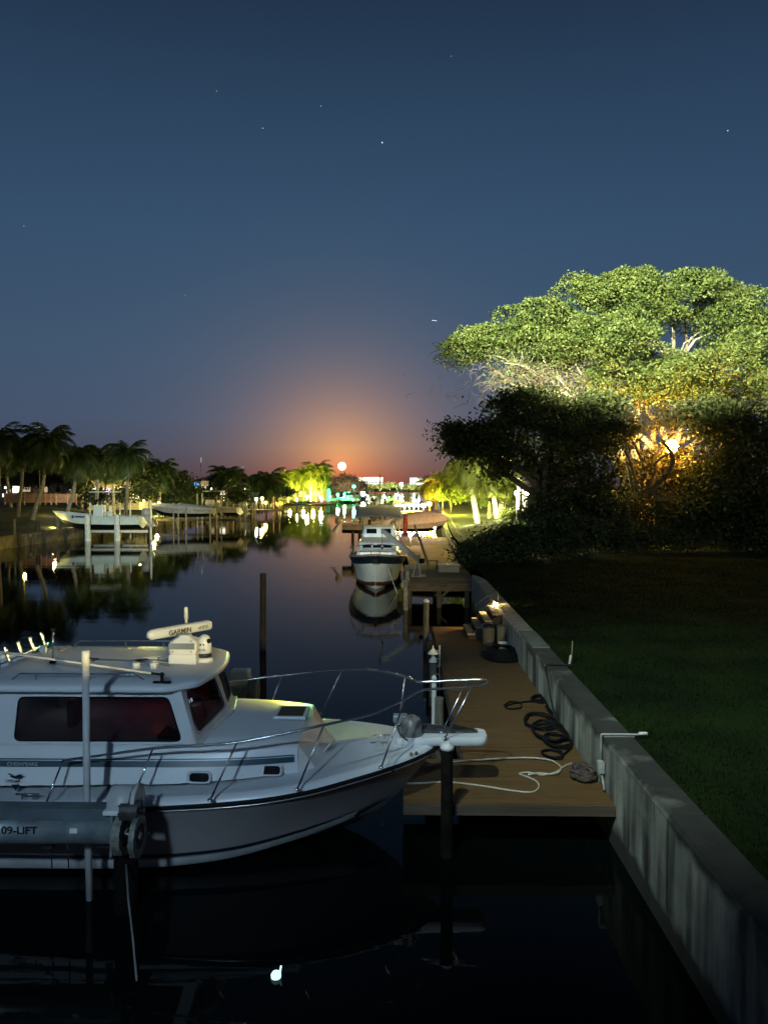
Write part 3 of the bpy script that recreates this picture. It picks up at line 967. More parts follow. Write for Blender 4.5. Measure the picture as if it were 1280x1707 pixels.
w.build('boot_stripe', NAVY, BT); w2.build('spray_strip', mat('spray_grey', (.46, .46, .46), .4), BT)

# lower house: side walls merging into the trunk cabin
HS = [(-6.6, 1.30, 1.06, 1.16, 1.56, 1.66), (-4, 1.30, 1.10, 1.14, 1.57, 1.68), (-2.8, 1.28, 1.12, 1.12, 1.57, 1.67), (-2.0, 1.18, 1.15, 1.08, 1.55, 1.65), (-1.6, 1.06, 1.16, 1.03, 1.53, 1.63), (-1.32, .98, 1.16, .97, 1.51, 1.61)]
w = MB()
rows = []
N = 24
for i in range(N + 1):
    x = HS[0][0] + (HS[-1][0] - HS[0][0]) * i / N
    b, zb, t_, zt, zc = interp(HS, x)
    prof = []
    for s in (-1,):
        prof += [(x, YC - b, zb), (x, YC - (b * .6 + t_ * .4), zb + (zt - zb) * .45), (x, YC - t_ - .01, zt - .05), (x, YC - t_ + .03, zt)]
    prof += [(x, YC - (t_ - .03) * u, zt + (zc - zt) * (1 - u * u)) for u in (.75, .5, .25, 0)]
    mir = [(p_[0], 2 * YC - p_[1], p_[2]) for p_ in prof[:-1]][::-1]
    rows.append(prof + mir)
w.grid(rows)
w.build('trunk_cabin', GEL, BT)
# front face: two facets meeting on a centre ridge
f = rows[-1]
w = MB()
tn, tcn, tf = Vector(f[3]), Vector(f[7]), Vector(f[11]); bn, bf = Vector(f[0]), Vector(f[14])
lc = Vector((-.88, YC, 1.235)); tcn2 = Vector((-1.24, YC, 1.60))
bn2 = Vector((-1.07, YC - .86, 1.13)); bf2 = Vector((-1.10, YC + .86, 1.15))
w.add([tn, tcn2, lc, bn2], [(0, 1, 2, 3)]); w.add([tf, tcn2, lc, bf2], [(3, 2, 1, 0)])
w.add([tn, bn2, bn], [(0, 1, 2)]); w.add([tf, bf2, bf], [(2, 1, 0)])
w.add([f[3], f[4], f[5], f[6], f[7], tcn2], [(0, 1, 2, 3, 4, 5)]); w.add([f[7], f[8], f[9], f[10], f[11], tcn2], [(0, 1, 2, 3, 4, 5)])
w.build('cabin_front', mat('warm_lit_gelcoat', (.66, .64, .60), .35, var=.12, scale=5), BT)  # lamplight put into the colour of cabin front, windshield frame and sill
w = MB(); w.box((-.965, YC - .42, 1.33), (.02, .16, .14), ry=.7, rz=-.2); w.build('front_latch_plate', GEL, BT, bevel=.005)
# stripe along the house side
w = MB(); r1 = []; r2 = []
for i in range(N + 1):
    x = HS[0][0] + (-1.36 - HS[0][0]) * i / N
    b, zb, t_, zt, zc = interp(HS, x)
    def side(z):
        k = (z - zb) / (zt - .05 - zb); return YC - (b + (t_ + .01 - b) * k) - .012 - .035 * math.sin(math.pi * min(1, max(0, k))) * .5
    r1.append([(x, side(1.315), 1.315), (x, side(1.385), 1.385)]); r2.append([(x, side(1.395), 1.395), (x, side(1.41), 1.41)])
w.grid(r1); w.grid(r2); w.build('side_stripe', TEAL, BT)
t_m = facing((-5.02, YC - 1.265, 1.328), rx=R(90 - 8))
text('CHESAPEAKE', .060, mat('stripe_letter', (.45, .5, .52), .5), BT, 'stripe_lettering', facing((-4.80 - .49 + .28, YC - 1.262, 1.332), rx=R(82)), .003, 1.12)
# portlights
for px in (333, 448):
    q = P(px, 1298, 9.72) + Vector((0, 0, .022 if px < 400 else .055))
    b, zb, t_, zt, zc = interp(HS, q.x)
    k = (q.z - zb) / (zt - .05 - zb); y = YC - (b + (t_ + .01 - b) * k) - .028
    fr = MB(); o_ = rounded([(q.x - .155, y, q.z - .078), (q.x + .155, y, q.z - .078), (q.x + .155, y + .02, q.z + .078), (q.x - .155, y + .02, q.z + .078)], .06)
    i_ = rounded([(q.x - .125, y - .006, q.z - .052), (q.x + .125, y - .006, q.z - .052), (q.x + .125, y + .012, q.z + .052), (q.x - .125, y + .012, q.z + .052)], .045)
    fr.grid([o_, i_], close=True)
    ob = fr.build('porthole', mat('port_frame', (.60, .62, .64), .35), BT, solid=.016)
    g_ = MB(); g_.add([Vector(p_) + Vector((0, -.001, 0)) for p_ in i_], [tuple(range(len(i_)))]); g_.build('pane', DGLASS, ob)
# emblem: boat silhouette, word, triangle
ey = YC - 1.362
q = P(28, 1300, 9.62)
w = MB()
def pl(pts): w.add([(q.x + a, ey + .000 + (b * -.0), q.z + b) for a, b in pts], [tuple(range(len(pts)))])
pl([(-.07, .048), (-.05, .085), (-.035, .06), (0, .055), (.03, .075), (.08, .08), (.085, .055), (.06, .035), (-.03, .03)])
pl([(-.10, .085), (-.085, .095), (-.06, .085), (-.048, .068), (-.075, .07)])
w.build('emblem', NAVY, BT)
w = MB(); pl([(-.055, -.052), (.055, -.052), (0, -.135)]); w.build('emblem_triangle', NAVY, BT)
text('STEIGER', .048, mat('emblem_grey', (.13, .16, .19), .5), BT, 'emblem_lettering', facing((q.x - .125, ey, q.z - .022)), .002, 1.05)

# pilothouse: side panels with window openings
def pt(x, half, z, s): return Vector((x, YC + s * half, z))
for s in (-1, 1):
    w = MB()
    outer = [pt(-6.3, 1.13, 1.57, s), pt(-2.63, 1.11, 1.57, s), pt(-2.82, 1.06, 2.27, s), pt(-6.3, 1.08, 2.27, s)]
    inner = rounded([pt(-4.97, 1.1271, 1.615, s), pt(-2.80, 1.109, 1.615, s), pt(-2.98, 1.0665, 2.17, s), pt(-4.92, 1.0855, 2.17, s)], .08)
    ring_panel(w, outer, inner)
    ob = w.build('house_side', GEL, BT, solid=.03)
    w = MB(); w.add(inner, [tuple(range(len(inner)))]); w.build('side_window', glassy('smoked_glass', (.36, .30, .30), .03, .55), BT)
    w = MB(); w.tube([Vector(p_) + Vector((0, s * .018, 0)) for p_ in inner + inner[:1]], .010, 5, cap=False); w.build('window_gasket', BLACK, BT)
# windshield: two panes either side of a centre post
for s in (-1, 1):
    o_ = [pt(-2.63, 1.11, 1.57, s), pt(-2.44, .0, 1.68, s), pt(-2.66, .0, 2.33, s), pt(-2.82, 1.06, 2.27, s)]
    c = sum(o_, Vector()) / 4
    i_ = []
    for a, m_x, m_z in ((0, .13, .10), (1, .09, .12), (2, .09, .10), (3, .13, .08)):
        v = o_[a]; q_ = v.lerp(c, .0)
        ux = (o_[1] - o_[0]).normalized() * (m_x if a in (0, 3) else -m_x); uz = (o_[3] - o_[0]).normalized() * (m_z if a in (0, 1) else -m_z)
        i_.append(v + ux + uz)
    i_ = rounded(i_, .07)
    w = MB(); ring_panel(w, o_, i_); w.build('windshield_frame', mat('warm_lit_gelcoat', (.66, .64, .60)), BT, solid=.025)
    nn = (o_[1] - o_[0]).cross(o_[3] - o_[0]).normalized()
    if nn.x < 0: nn = -nn
    w = MB(); w.tube([Vector(p_) + nn * .014 for p_ in i_ + i_[:1]], .009, 5, cap=False); w.tube([Vector(p_).lerp(c, -.09) + nn * .014 for p_ in i_ + i_[:1]], .006, 5, cap=False); w.build('window_gasket', BLACK, BT)
    w = MB(); w.add([Vector(p_) + nn * .002 for p_ in i_], [tuple(range(len(i_)))]); w.build('windshield', glassy('windshield_glass', (.5, .52, .50), .02, .6), BT)
    w = MB(); top = o_[3].lerp(o_[2], .42) + nn * .03 - (o_[3] - o_[0]).normalized() * .04; e_ = top - (o_[3] - o_[0]).normalized() * .50 + (o_[0] - o_[1]).normalized() * .04
    w.tube([top, e_], .008, 6); w.box(top, (.06, .06, .07)); w.build('wiper', BLACK, BT)
# dash ledge in front of the windshield
w = MB()
for s in (-1, 1):
    w.beam(pt(-2.60, 1.14, 1.555, s), pt(-2.405, 0, 1.665, s), .10, .06)
w.build('windshield_sill', mat('warm_lit_gelcoat', (.66, .64, .60)), BT, bevel=.01)
# inside of the pilothouse
w = MB(); w.box((-4.4, YC, 1.02), (3.4, 2.1, .03)); w.build('cabin_sole', mat('sole_grey', (.12, .12, .12), .8), BT)
w = MB(); w.box((-2.95, YC, 1.45), (.45, 2.0, .35), ry=.1); w.build('dashboard', mat('dash_dark', (.06, .08, .07), .5), BT)
w = MB(); w.box((-3.65, YC + .85, 1.75), (1.5, .05, 1.0)); w.build('red_curtain', mat('maroon_cloth', (.22, .02, .02), .9, var=.5, scale=2, stretch=(8, 1, .3)), BT)
for x, y in ((-4.25, YC - .45), (-4.75, YC + .35)):
    w = MB(); w.box((x, y, 1.42), (.45, .5, .12)); w.box((x - .2, y, 1.72), (.12, .48, .55), ry=-.12, taper=.75); w.tube([(x, y, 1.03), (x, y, 1.4)], .06, 10)
    w.build('helm_seat', mat('seat_vinyl', (.30, .31, .31), .6), BT, bevel=.04)
point('cabin_red_light', (-3.5, YC + .1, 2.15), .6, (1, .10, .06), .05); point('cabin_dim_light', (-4.6, YC - .1, 2.15), .6, (.8, .9, 1), .05)
w = MB(); w.box((-4.12, YC + .25, 2.08), (.03, .06, .05)); w.box((-4.02, YC + .25, 2.09), (.03, .04, .05)); w.build('cabin_gauge', em('violet', (.35, .2, 1), 2.2), BT)
w = MB(); w.beam((-3.18, YC + .4, 1.66), (-3.05, YC + .3, 1.76), .02, .05); w.build('chart_screen', em('pale', (.7, .8, 1), 1.2), BT)
# roof
def roof_outline(g, z):
    pts = [(-5.55, -1.24), (-5.62, 0), (-5.55, 1.24), (-2.95, 1.24), (-2.62, .95), (-2.52, .4), (-2.50, 0), (-2.52, -.4), (-2.62, -.95), (-2.95, -1.24)]
    v = [Vector((-4 + (x + 4) * (1 - g / 1.55), YC + y * (1 - g / 1.24), z)) for x, y in pts]
    return rounded(v, .10, 3)
w = MB()
w.grid([roof_outline(.10, 2.255), roof_outline(.015, 2.265), roof_outline(0, 2.29), roof_outline(.012, 2.335), roof_outline(.05, 2.36), roof_outline(.30, 2.378), roof_outline(.62, 2.398), roof_outline(1.0, 2.41), roof_outline(1.2, 2.413)], close=True)
o_ = roof_outline(1.2, 2.413); w.add(o_, [tuple(range(len(o_)))])
o_ = roof_outline(.10, 2.255); w.add(o_, [tuple(range(len(o_)))[::-1]])
w.build('cabin_roof', GEL, BT)
# roof hand rails
for pts in ([(20, 1131), (33, 1127), (60, 1126), (150, 1127), (225, 1130), (240, 1133)], ):
    v = [P(*a, 9.95) for a in pts]
    for q_ in v: q_.z = 2.45
    v[0].z = v[-1].z = 2.375; w = MB(); w.tube(v, .011, 7)
    for q_ in (v[2], v[3]): w.tube([q_, Vector((q_.x, q_.y, 2.37))], .009, 6)
    w.build('roof_rail', STEEL, BT)
w = MB(); v = [Vector((x, YC + 1.08, z)) for x, z in ((-5.15, 2.37), (-5.02, 2.47), (-4.1, 2.475), (-3.4, 2.475), (-3.3, 2.375))]
w.tube(v, .014, 8)
for x in (-4.3, -3.7): w.tube([(x, YC + 1.08, 2.47), (x, YC + 1.08, 2.36)], .011, 6)
w.build('roof_rail', STEEL, BT)
# rod holders across the rear edge
for i in range(5):
    y = YC + 1.02 - i * .37; x = -5.55
    w = MB(); d = Vector((-.10, 0, .26)).normalized()
    a = Vector((x, y, 2.40)); w.tube([a, a + d * .20], .026, 10, cap=False); w.tube([a + d * .2, a + d * .215], .031, 10, cap=False)
    w.tube([a + Vector((0, -.03, 0)), a + Vector((.02, .03, 0))], .016, 6); w.build('rod_holder', STEEL, BT)
w = MB(); w.tube([(-5.57, YC - 1.2, 2.41), (-5.57, YC + 1.15, 2.41)], .014, 7); w.build('holder_bar', STEEL, BT)
# small vents
for px in (227, 256):
    q = PZ(px, 1112, 2.42); w = MB(); w.lathe([(.055, -.02), (.055, .045), (.045, .06), (.01, .062)], q, 12); w.build('roof_vent', GEL, BT)
# radar
q = PZ(304, 1106, 2.40)
rx, ry_ = q.x, q.y + .16
w = MB(); w.box((rx, ry_, 2.455), (.40, .36, .15), taper=.96); w.build('radar_base', GEL, BT, bevel=.02)
w = MB()
w.grid([rounded([Vector((rx + a * k, ry_ + b * k2, z)) for a, b in ((-.2, -.17), (.2, -.17), (.2, .17), (-.2, .17))], .05) for z, k, k2 in ((2.53, .93, 1), (2.56, 1.0, 1), (2.66, 1.02, 1), (2.71, .90, .9), (2.75, .45, .5), (2.78, .42, .45))], close=True)
o_ = rounded([Vector((rx + a * .42, ry_ + b * .45, 2.78)) for a, b in ((-.2, -.17), (.2, -.17), (.2, .17), (-.2, .17))], .05); w.add(o_, [tuple(range(len(o_)))])
rb = w.build('radar_gearbox', GEL, BT)
w = MB(); w.box((rx, ry_ - .183, 2.645), (.36, .006, .085)); w.build('gearbox_shade', mat('shade_grey', (.20, .24, .27), .5), rb)  # grey strip: shade across the gearbox put into the colour
w = MB()
for dx in (-.13, .13):
    for z in (2.57, 2.72 - .0): w.tube([(rx + dx, ry_ - .178, z - .0), (rx + dx, ry_ - .19, z - .0)], .010, 8)
w.build('screw', mat('screw_steel', (.3, .3, .3), .3, 1), rb)
A = P(246, 1062, 10.82); B = P(352, 1040, 11.72)
zc = (A.z + B.z) / 2; A.z = B.z = zc; dv = (B - A); ll = dv.length; du = dv.normalized(); nv = Vector((du.y, -du.x, 0))
if nv.y > 0: nv = -nv
w = MB(); rows = []
for u, k in ((0, .35), (.02, .75), (.06, 1), (.30, 1), (.5, 1.05), (.7, 1), (.94, 1), (.98, .75), (1, .35)):
    c = A + dv * u
    rows.append([c + nv * a * k + Vector((0, 0, b * k)) for a, b in ((.062, -.055), (.070, 0), (.062, .055), (.03, .078), (-.03, .078), (-.062, .055), (-.07, 0), (-.062, -.055), (0, -.07))])
w.grid(rows, close=True); w.add(rows[0], [tuple(range(9))]); w.add(rows[-1], [tuple(range(9))[::-1]])
ra = w.build('radar_antenna', GEL, BT)
w = MB(); c = A + dv * .5; w.lathe([(.075, -.14), (.11, -.05)], Vector((c.x, c.y, c.z)), 16); w.build('antenna_neck', GEL, ra)
rzt = math.atan2(du.y, du.x)
text('GARMIN', .105, mat('logo_grey', (.06, .06, .07), .5), ra, 'logo', facing(A + du * .30 + nv * .080 + Vector((0, 0, -.035)), rz=rzt), .002, 1.0)
text('xHD2', .06, mat('logo_grey', (.06, .06, .07)), ra, 'logo', facing(A + du * (ll - .30) + nv * .073 + Vector((0, 0, -.015)), rz=rzt), .002, 1.2)
# thermal camera dome
q = PZ(341, 1101, 2.39)
w = MB(); w.lathe([(.125, -.02), (.12, .03), (.105, .045)], q, 24); w.lathe([(.105, .05), (.102, .13)], q, 24); w.build('camera_base', GEL, BT)
w = MB(); w.lathe([(.107, .055), (.107, .115)], q, 24); w.build('dome_band', NAVY, BT)
w = MB(); w.lathe([(.104, .12), (.10, .22), (.092, .29), (.07, .345), (.035, .37), (.004, .375)], q, 24); dm = w.build('camera_dome', GEL, BT)
w = MB()
for a in (.06, ): w.sphere(q + Vector((.075, -.045, .29)), .036, 12)
w.build('lens', BLACK, dm)
text('FLIR', .045, mat('logo_grey', (.06, .06, .07)), dm, 'logo', facing(q + Vector((-.065, -.106, .155)), rx=R(88)), .002, 1.2)
w = MB()
for dx in (-.03, .015): w.lathe([(.014, 0), (.014, .004)], (q.x + dx, q.y - .10, q.z + .245), 8); w.box((q.x + dx, q.y - .103, q.z + .245), (.022, .006, .03))
w.build('marking', mat('logo_grey', (.06, .06, .07)), dm)
# antennas
q = PZ(303, 1092, 2.40)
w = MB(); top = P(303, 1012, q.y + .25); w.tube([(q.x, q.y + .25, 2.38), (q.x, q.y + .25, top.z - .18)], .021, 8); w.tube([(q.x, q.y + .25, top.z - .18), (q.x, q.y + .25, top.z - .02), (q.x, q.y + .25, top.z)], [.031, .031, .02], 10)
w.build('stub_antenna', PVC, BT)
q = PZ(88, 1105, 2.40); top = P(88, 1050, q.y)
w = MB(); w.tube([q, top], .012, 7); w.build('whip_antenna', STEEL, BT)
w = MB(); w.lathe([(.05, 0), (.03, .05), (.02, .06)], q, 12); w.build('antenna_base', BLACK, BT); w = MB(); w.sphere(top, .035, 12, .7); w.build('antenna_tip', BLACK, BT)
q = PZ(270, 1139, 2.37)
w = MB(); w.box(q + Vector((0, 0, .012)), (.22, .06, .02)); w.tube([q, q + Vector((0, 0, .10))], .02, 8); w.sphere(q + Vector((0, 0, .11)), .032, 10); w.tube([q + Vector((0, 0, .11)), q + Vector((-.14, .02, .12))], .016, 8)
w.build('outrigger_mount', BLACK, BT)
w = MB(); a = q + Vector((-.12, .02, .12)); b = P(-30, 1083, 10.6); w.tube([a, a.lerp(b, .5), b], [.014, .017, .019], 8); w.build('outrigger_pole', PVC, BT)
w = MB(); w.tube([PZ(96, 1084, 2.44), PZ(108, 1083, 2.44)], .02, 6); w.build('roof_cleat', STEEL, BT)
w = MB(); q = PZ(72, 1083, 2.44); w.lathe([(.05, -.05), (.06, 0), (.045, .05), (.01, .06)], q, 12); w.build('roof_light', PVC, BT)

# hatch on the trunk
w = MB(); q = P(489, 1201, 10.98)
hz = 1.645
w.box((-1.53, YC + .02, hz + .012), (.46, .56, .04)); ob = w.build('deck_hatch', GEL, BT, bevel=.012)
w = MB(); w.box((-1.53, YC + .02, hz + .034), (.36, .44, .008)); w.build('pane', mat('hatch_glass', (.006, .008, .01), .45, var=0, spec=.12), ob)
# pulpit
w = MB(); zt = 1.385
def pulpit(k, z): return rounded([Vector((-.05, YC - .30 * k, z)), Vector((.50, YC - .225 * k, z)), Vector((1.25 - (1 - k) * .3, YC - .215 * k, z)), Vector((1.25 - (1 - k) * .3, YC + .215 * k, z)), Vector((.50, YC + .225 * k, z)), Vector((-.05, YC + .30 * k, z))], .12, 4)
w.grid([pulpit(.86, zt - .13), pulpit(.98, zt - .10), pulpit(1, zt - .03), pulpit(.97, zt)], close=True)
o_ = pulpit(.97, zt); w.add(o_, [tuple(range(len(o_)))]); o_ = pulpit(.86, zt - .13); w.add(o_, [tuple(range(len(o_)))[::-1]])
w.build('bow_pulpit', GEL, BT)
# windlass, anchor
q = PZ(686, 1228, 1.36)
w = MB(); w.lathe([(.15, 0), (.155, .03), (.15, .19), (.12, .26), (.05, .30), (.01, .305)], q, 20); w.build('windlass', mat('clouded_cover', (.16, .165, .16), .35, var=.5, scale=9), BT)
w = MB(); w.box(q + Vector((-.16, .08, .24)), (.20, .16, .10)); w.build('windlass_motor', ALU, BT, bevel=.015)
w = MB(); w.tube(spline([q + Vector((-.20, -.05, .2)), q + Vector((-.17, -.12, .08)), q + Vector((-.06, -.2, .01))], 5), .014, 6); w.build('windlass_cable', CABLE, BT)
w = MB(); a = Vector((.28, YC + .03, zt + .10)); b = Vector((1.0, YC + .0, zt + .035)); w.beam(a, b, .035, .05)
w.add([b + Vector((.12, -.04, .0)), b + Vector((-.22, -.10, .05)), b + Vector((-.30, 0, .10)), b + Vector((-.22, .10, .05)), b + Vector((.12, .04, 0))], [(0, 1, 2, 3, 4)])
w.box((.55, YC, zt + .04), (.5, .09, .05)); w.build('anchor', mat('anchor_steel', (.10, .10, .11), .4, .8), BT, solid=.006)
# cleats and fairlead
for px, py in ((636, 1231), (632, 1244)):
    q = PZ(px, py, 1.36); w = MB(); w.tube([q + Vector((-.12, 0, .045)), q + Vector((.12, 0, .045))], .010, 6)
    for dx in (-.045, .045): w.tube([q + Vector((dx, 0, 0)), q + Vector((dx, 0, .045))], .009, 6)
    w.build('deck_cleat', STEEL, BT)
q = PZ(690, 1259, 1.27); w = MB()
for dx in (-.04, .03): w.sphere(q + Vector((dx, dx * .6, .02)), .028, 8)
w.build('bow_chock', STEEL, BT)
for px, py in ((655, 1286),):
    q = PZ(px, py, 1.20); w = MB(); w.sphere(q, .018, 8); w.build('fuel_vent', BLACK, BT)
# bow rail
rail = [(105, 1268, 9.47), (160, 1261, 9.42), (255, 1248, 9.38), (330, 1243, 9.36), (395, 1238, 9.36), (470, 1224, 9.42), (540, 1209, 9.55), (615, 1192, 9.9), (655, 1176, 10.1), (675, 1166, 10.28),
        (700, 1152, 10.58), (720, 1149, 10.66), (780, 1146, 10.74), (803, 1143, 10.80), (813, 1139, 10.95), (806, 1134, 11.10), (780, 1133.5, 11.15), (705, 1137, 11.2), (690, 1134, 11.32), (675, 1128, 11.55), (640, 1120, 11.9), (610, 1117, 12.1), (570, 1117, 12.32), (525, 1120, 12.48), (470, 1126, 12.52), (410, 1133, 12.5), (330, 1140, 12.5)]
rp = [P(a, b, c) for a, b, c in rail]
w = MB(); sp = spline(rp, 5); w.tube(sp, .0175, 8); w.build('bow_rail', STEEL, BT)
def post(a, ft, lo=0):
    w = MB(); q = PZ(ft[0], ft[1], ft[2]) if len(ft) == 3 else Vector(ft[1:]); w.tube([a, q], .0125, 7); w.lathe([(.034, 0), (.034, .012), (.016, .03)], q, 10); w.build('rail_stanchion', STEEL, BT)
post(rp[0], (75, 1344, 1.03))
post(rp[2], (218, 1341, 1.05)); post(rp[4], (350, 1335, 1.10)); post(rp[6], (495, 1317, 1.17)); post(rp[9], (635, 1281, 1.27))
post(P(786, 1145.5, 10.75), (741, 1232, 1.39)); post(P(779, 1133.5, 11.15), (736, 1222, 1.39))
post(rp[19], ('v', .0, YC + .62, 1.31)); post(rp[22], ('v', -1.25, YC + 1.36, 1.24)); post(rp[24], ('v', -2.15, YC + 1.5, 1.16))
w = MB()
for x in (-5.0, -4.8): w.sphere((x, YC - 1.53, 1.0), .0, 6)
q = P(30, 1340, 9.36); w = MB(); w.tube([(-4.75, YC - 1.56, 1.08), (-4.45, YC - 1.56, 1.08)], .014, 6)
for x in (-4.67, -4.53): w.tube([(x, YC - 1.56, 1.02), (x, YC - 1.56, 1.08)], .011, 6)
w.build('deck_cleat', STEEL, BT)

# ------------------------------------------------------------------ the boat lift
LT = thing('boat_lift', 'pale lift beam with winch gears and black piling, in front of the big boat', 'boat lift', (-3.2, 8.6, 0))
w = MB(); w.tube([(-8, 8.6, 1.0), (-3.2, 8.6, 1.0)], .155, 20); lb_ = w.build('drum_beam', ALU, LT)
w = MB(); w.box((-5.6, 8.62, 1.255), (4.9, .20, .03)); w.box((-5.6, 8.52, 1.20), (4.9, .012, .12)); w.box((-5.6, 8.72, 1.20), (4.9, .012, .12)); w.build('channel_beam', mat('channel_alu', (.16, .21, .24), .5, .5, var=.3), LT)
q = P(4, 1390, 8.445)
text('09-LIFT', .118, mat('lift_letter', (.012, .014, .018), .5), LT, 'lettering', facing((q.x + .01 - .02, 8.438, q.z - .0)), .003, 1.10)
w = MB(); w.box((P(122, 1386, 8.44).x, 8.445, P(122, 1386, 8.44).z), (.085, .006, .055), rx=-.15); w.build('sticker', PVC, LT)
px = lambda a, b, Y=8.5: P(a, b, Y)
# motor cover: half barrel
a = px(180, 1357); b = px(215, 1357)
w = MB(); rows = []
for x in (a.x, a.x + .01, b.x, b.x + .01):
    r = .19 if x in (a.x + .01, b.x) else .17
    rows.append([(x, 8.62 + r * math.cos(t), 1.27 + (.02 if 1 else 0) + r * 1.15 * max(0, math.sin(t))) for t in [math.pi * i / 12 for i in range(13)]])
w.grid(rows); w.add(rows[0], [tuple(range(13))]); w.add(rows[-1], [tuple(range(13))[::-1]])
w.build('motor_cover', mat('dull_pvc', (.46, .46, .46), .4, var=.2, scale=2), LT)
w = MB(); w.box(((a.x + b.x) / 2, 8.62, 1.265), (b.x - a.x + .06, .42, .05)); w.build('cover_base', PVC, LT, bevel=.01)
w = MB(); x = b.x + .03; w.tube([(x, 8.62, 1.33), (x + .05, 8.62, 1.33)], .19, 22); w.build('belt_guard', mat('dull_pvc', (.46, .46, .46)), LT)


def gear_wheel(x, y, z, r, th, name, m, spokes=5):
    w = MB()
    n = 28
    for (rr, xx) in ():
        pass
    ring = [[(x, y + (r) * math.cos(t), z + (r) * math.sin(t)) for t in [2 * math.pi * k / n for k in range(n)]],
            [(x + th, y + (r) * math.cos(t), z + (r) * math.sin(t)) for t in [2 * math.pi * k / n for k in range(n)]],
            [(x + th, y + (r * .62) * math.cos(t), z + (r * .62) * math.sin(t)) for t in [2 * math.pi * k / n for k in range(n)]],
            [(x, y + (r * .62) * math.cos(t), z + (r * .62) * math.sin(t)) for t in [2 * math.pi * k / n for k in range(n)]]]
    w.grid(ring + ring[:1], smooth=False, close=True)
    for k in range(8):
        t = 2 * math.pi * k / 8; w.box((x + th / 2, y + r * .93 * math.cos(t), z + r * .93 * math.sin(t)), (th * 1.12, r * .16, r * .16), rx=t)
    w.tube([(x - .01, y, z), (x + th + .015, y, z)], r * .22, 12)
    for k in range(spokes):
        t = 2 * math.pi * k / spokes + .4; w.beam((x + th * .5, y, z), (x + th * .5, y + r * .66 * math.cos(t), z + r * .66 * math.sin(t)), .02, .035)
    return w.build(name, m, LT)


gear_wheel(-3.16, 8.56, .99, .245, .085, 'winch_wheel', CAST, 3)
gear_wheel(-2.94, 8.44, 1.0, .225, .06, 'winch_wheel', CAST, 3)
gear_wheel(-3.10, 8.50, 1.27, .115, .20, 'pinion_gear', mat('dark_cast', (.06, .06, .06), .5, .3, var=.4, scale=10), 4)
w = MB()
w.add([(-3.20, 8.40, .78), (-3.20, 8.78, .78), (-3.20, 8.74, 1.30), (-3.20, 8.46, 1.30)], [(0, 1, 2, 3)])
w.add([(-2.92, 8.44, 1.10), (-2.92, 8.68, 1.10), (-2.92, 8.64, 1.36), (-2.92, 8.50, 1.36)], [(0, 1, 2, 3)])
w.build('bearing_plate', CAST, LT, solid=.025)
w = MB(); w.tube([(-3.25, 8.55, 1.24), (-2.86, 8.55, 1.24)], .03, 8); w.tube([(-3.3, 8.56, .99), (-2.9, 8.52, .98)], .035, 8); w.build('axle', mat('axle_steel', (.10, .10, .10), .4, .8), LT)
w = MB(); a = P(208, 1420, 8.72); w.tube([(a.x, 8.75, -.6), (a.x, 8.75, .82)], .135, 14); w.build('piling', mat('lift_piling', (.005, .005, .004), .95, spec=.1), LT)
w = MB(); w.box((a.x, 8.70, .84), (.5, .36, .02)); w.build('bearing_shelf', CABLE, LT)
w = MB(); w.tube([P(210, 1442, 8.55), P(214, 1500, 8.2), P(222, 1570, 7.8), P(232, 1682, 7.25)], .011, 6); w.build('slack_cable', mat('worn_cable', (.20, .19, .18), .7), LT)
w = MB()
for q in (P(78, 1410, 8.5), P(106, 1410, 8.5)):
    w.tube([(q.x, 8.60, q.z + .02), (q.x, 8.62, q.z - .32)], .008, 5)
w.box((P(78, 1410, 8.5).x, 8.55, .83), (.11, .1, .03)); w.build('cradle_cable', CABLE, LT)
# guide pole
q = P(146, 1400, 8.95)
gp = thing('guide_pole', 'tall white plastic guide pole between the lift beam and the big boat', 'pole', (q.x, 8.95, 0))
w = MB(); tp = P(142.5, 1086, 8.95); w.tube([(q.x + .02, 8.95, -.2), (q.x, 8.95, 1.0), (tp.x, 8.95, tp.z)], .042, 14); w.build('pipe', mat('dull_pvc', (.46, .46, .46), .4, var=.2, scale=2), gp)
w = MB(); w.tube([(tp.x, 8.95, tp.z - .17), (tp.x, 8.95, tp.z + .01)], .047, 14); w.build('lit_tip', mat('lamplit_pvc', (.75, .75, .7), .4), gp)  # paler pole top: lamplight on the tip put into the colour

# far side winch of the lift
FL = thing('boat_lift', 'second lift winch with a white motor cover, on the far side of the big boat', 'boat lift', (-2.9, 15, 0))
def pf(a, b): return P(a, b, 15)
a, b = pf(384, 1141), pf(418, 1116)
w = MB(); w.box(((a.x + b.x) / 2, 15, (a.z + b.z) / 2), (b.x - a.x, .34, b.z - a.z), taper=.86); w.build('motor_cover', PVC, FL, bevel=.03)
a, b = pf(386, 1172), pf(414, 1142)
w = MB(); w.box(((a.x + b.x) / 2, 15, (a.z + b.z) / 2 - .02), (b.x - a.x, .3, b.z - a.z), taper=1); w.build('motor_body', GALV, FL, bevel=.01)
a, b = pf(416, 1172), pf(430, 1128)
w = MB(); w.tube([(a.x, 14.95, (a.z + b.z) / 2), (b.x, 14.95, (a.z + b.z) / 2)], (b.z - a.z) / 2 * .95, 20); w.build('winch_wheel', CAST, FL)
w = MB(); w.tube([(-7, 15.05, a.z + .1), (a.x, 15.05, a.z + .1)], .15, 14); w.build('drum_beam', ALU, FL)
w = MB(); a = pf(404, 1190); w.tube([(a.x, 15.1, -.6), (a.x, 15.1, .72)], .135, 12); w.build('piling', PILE, FL)
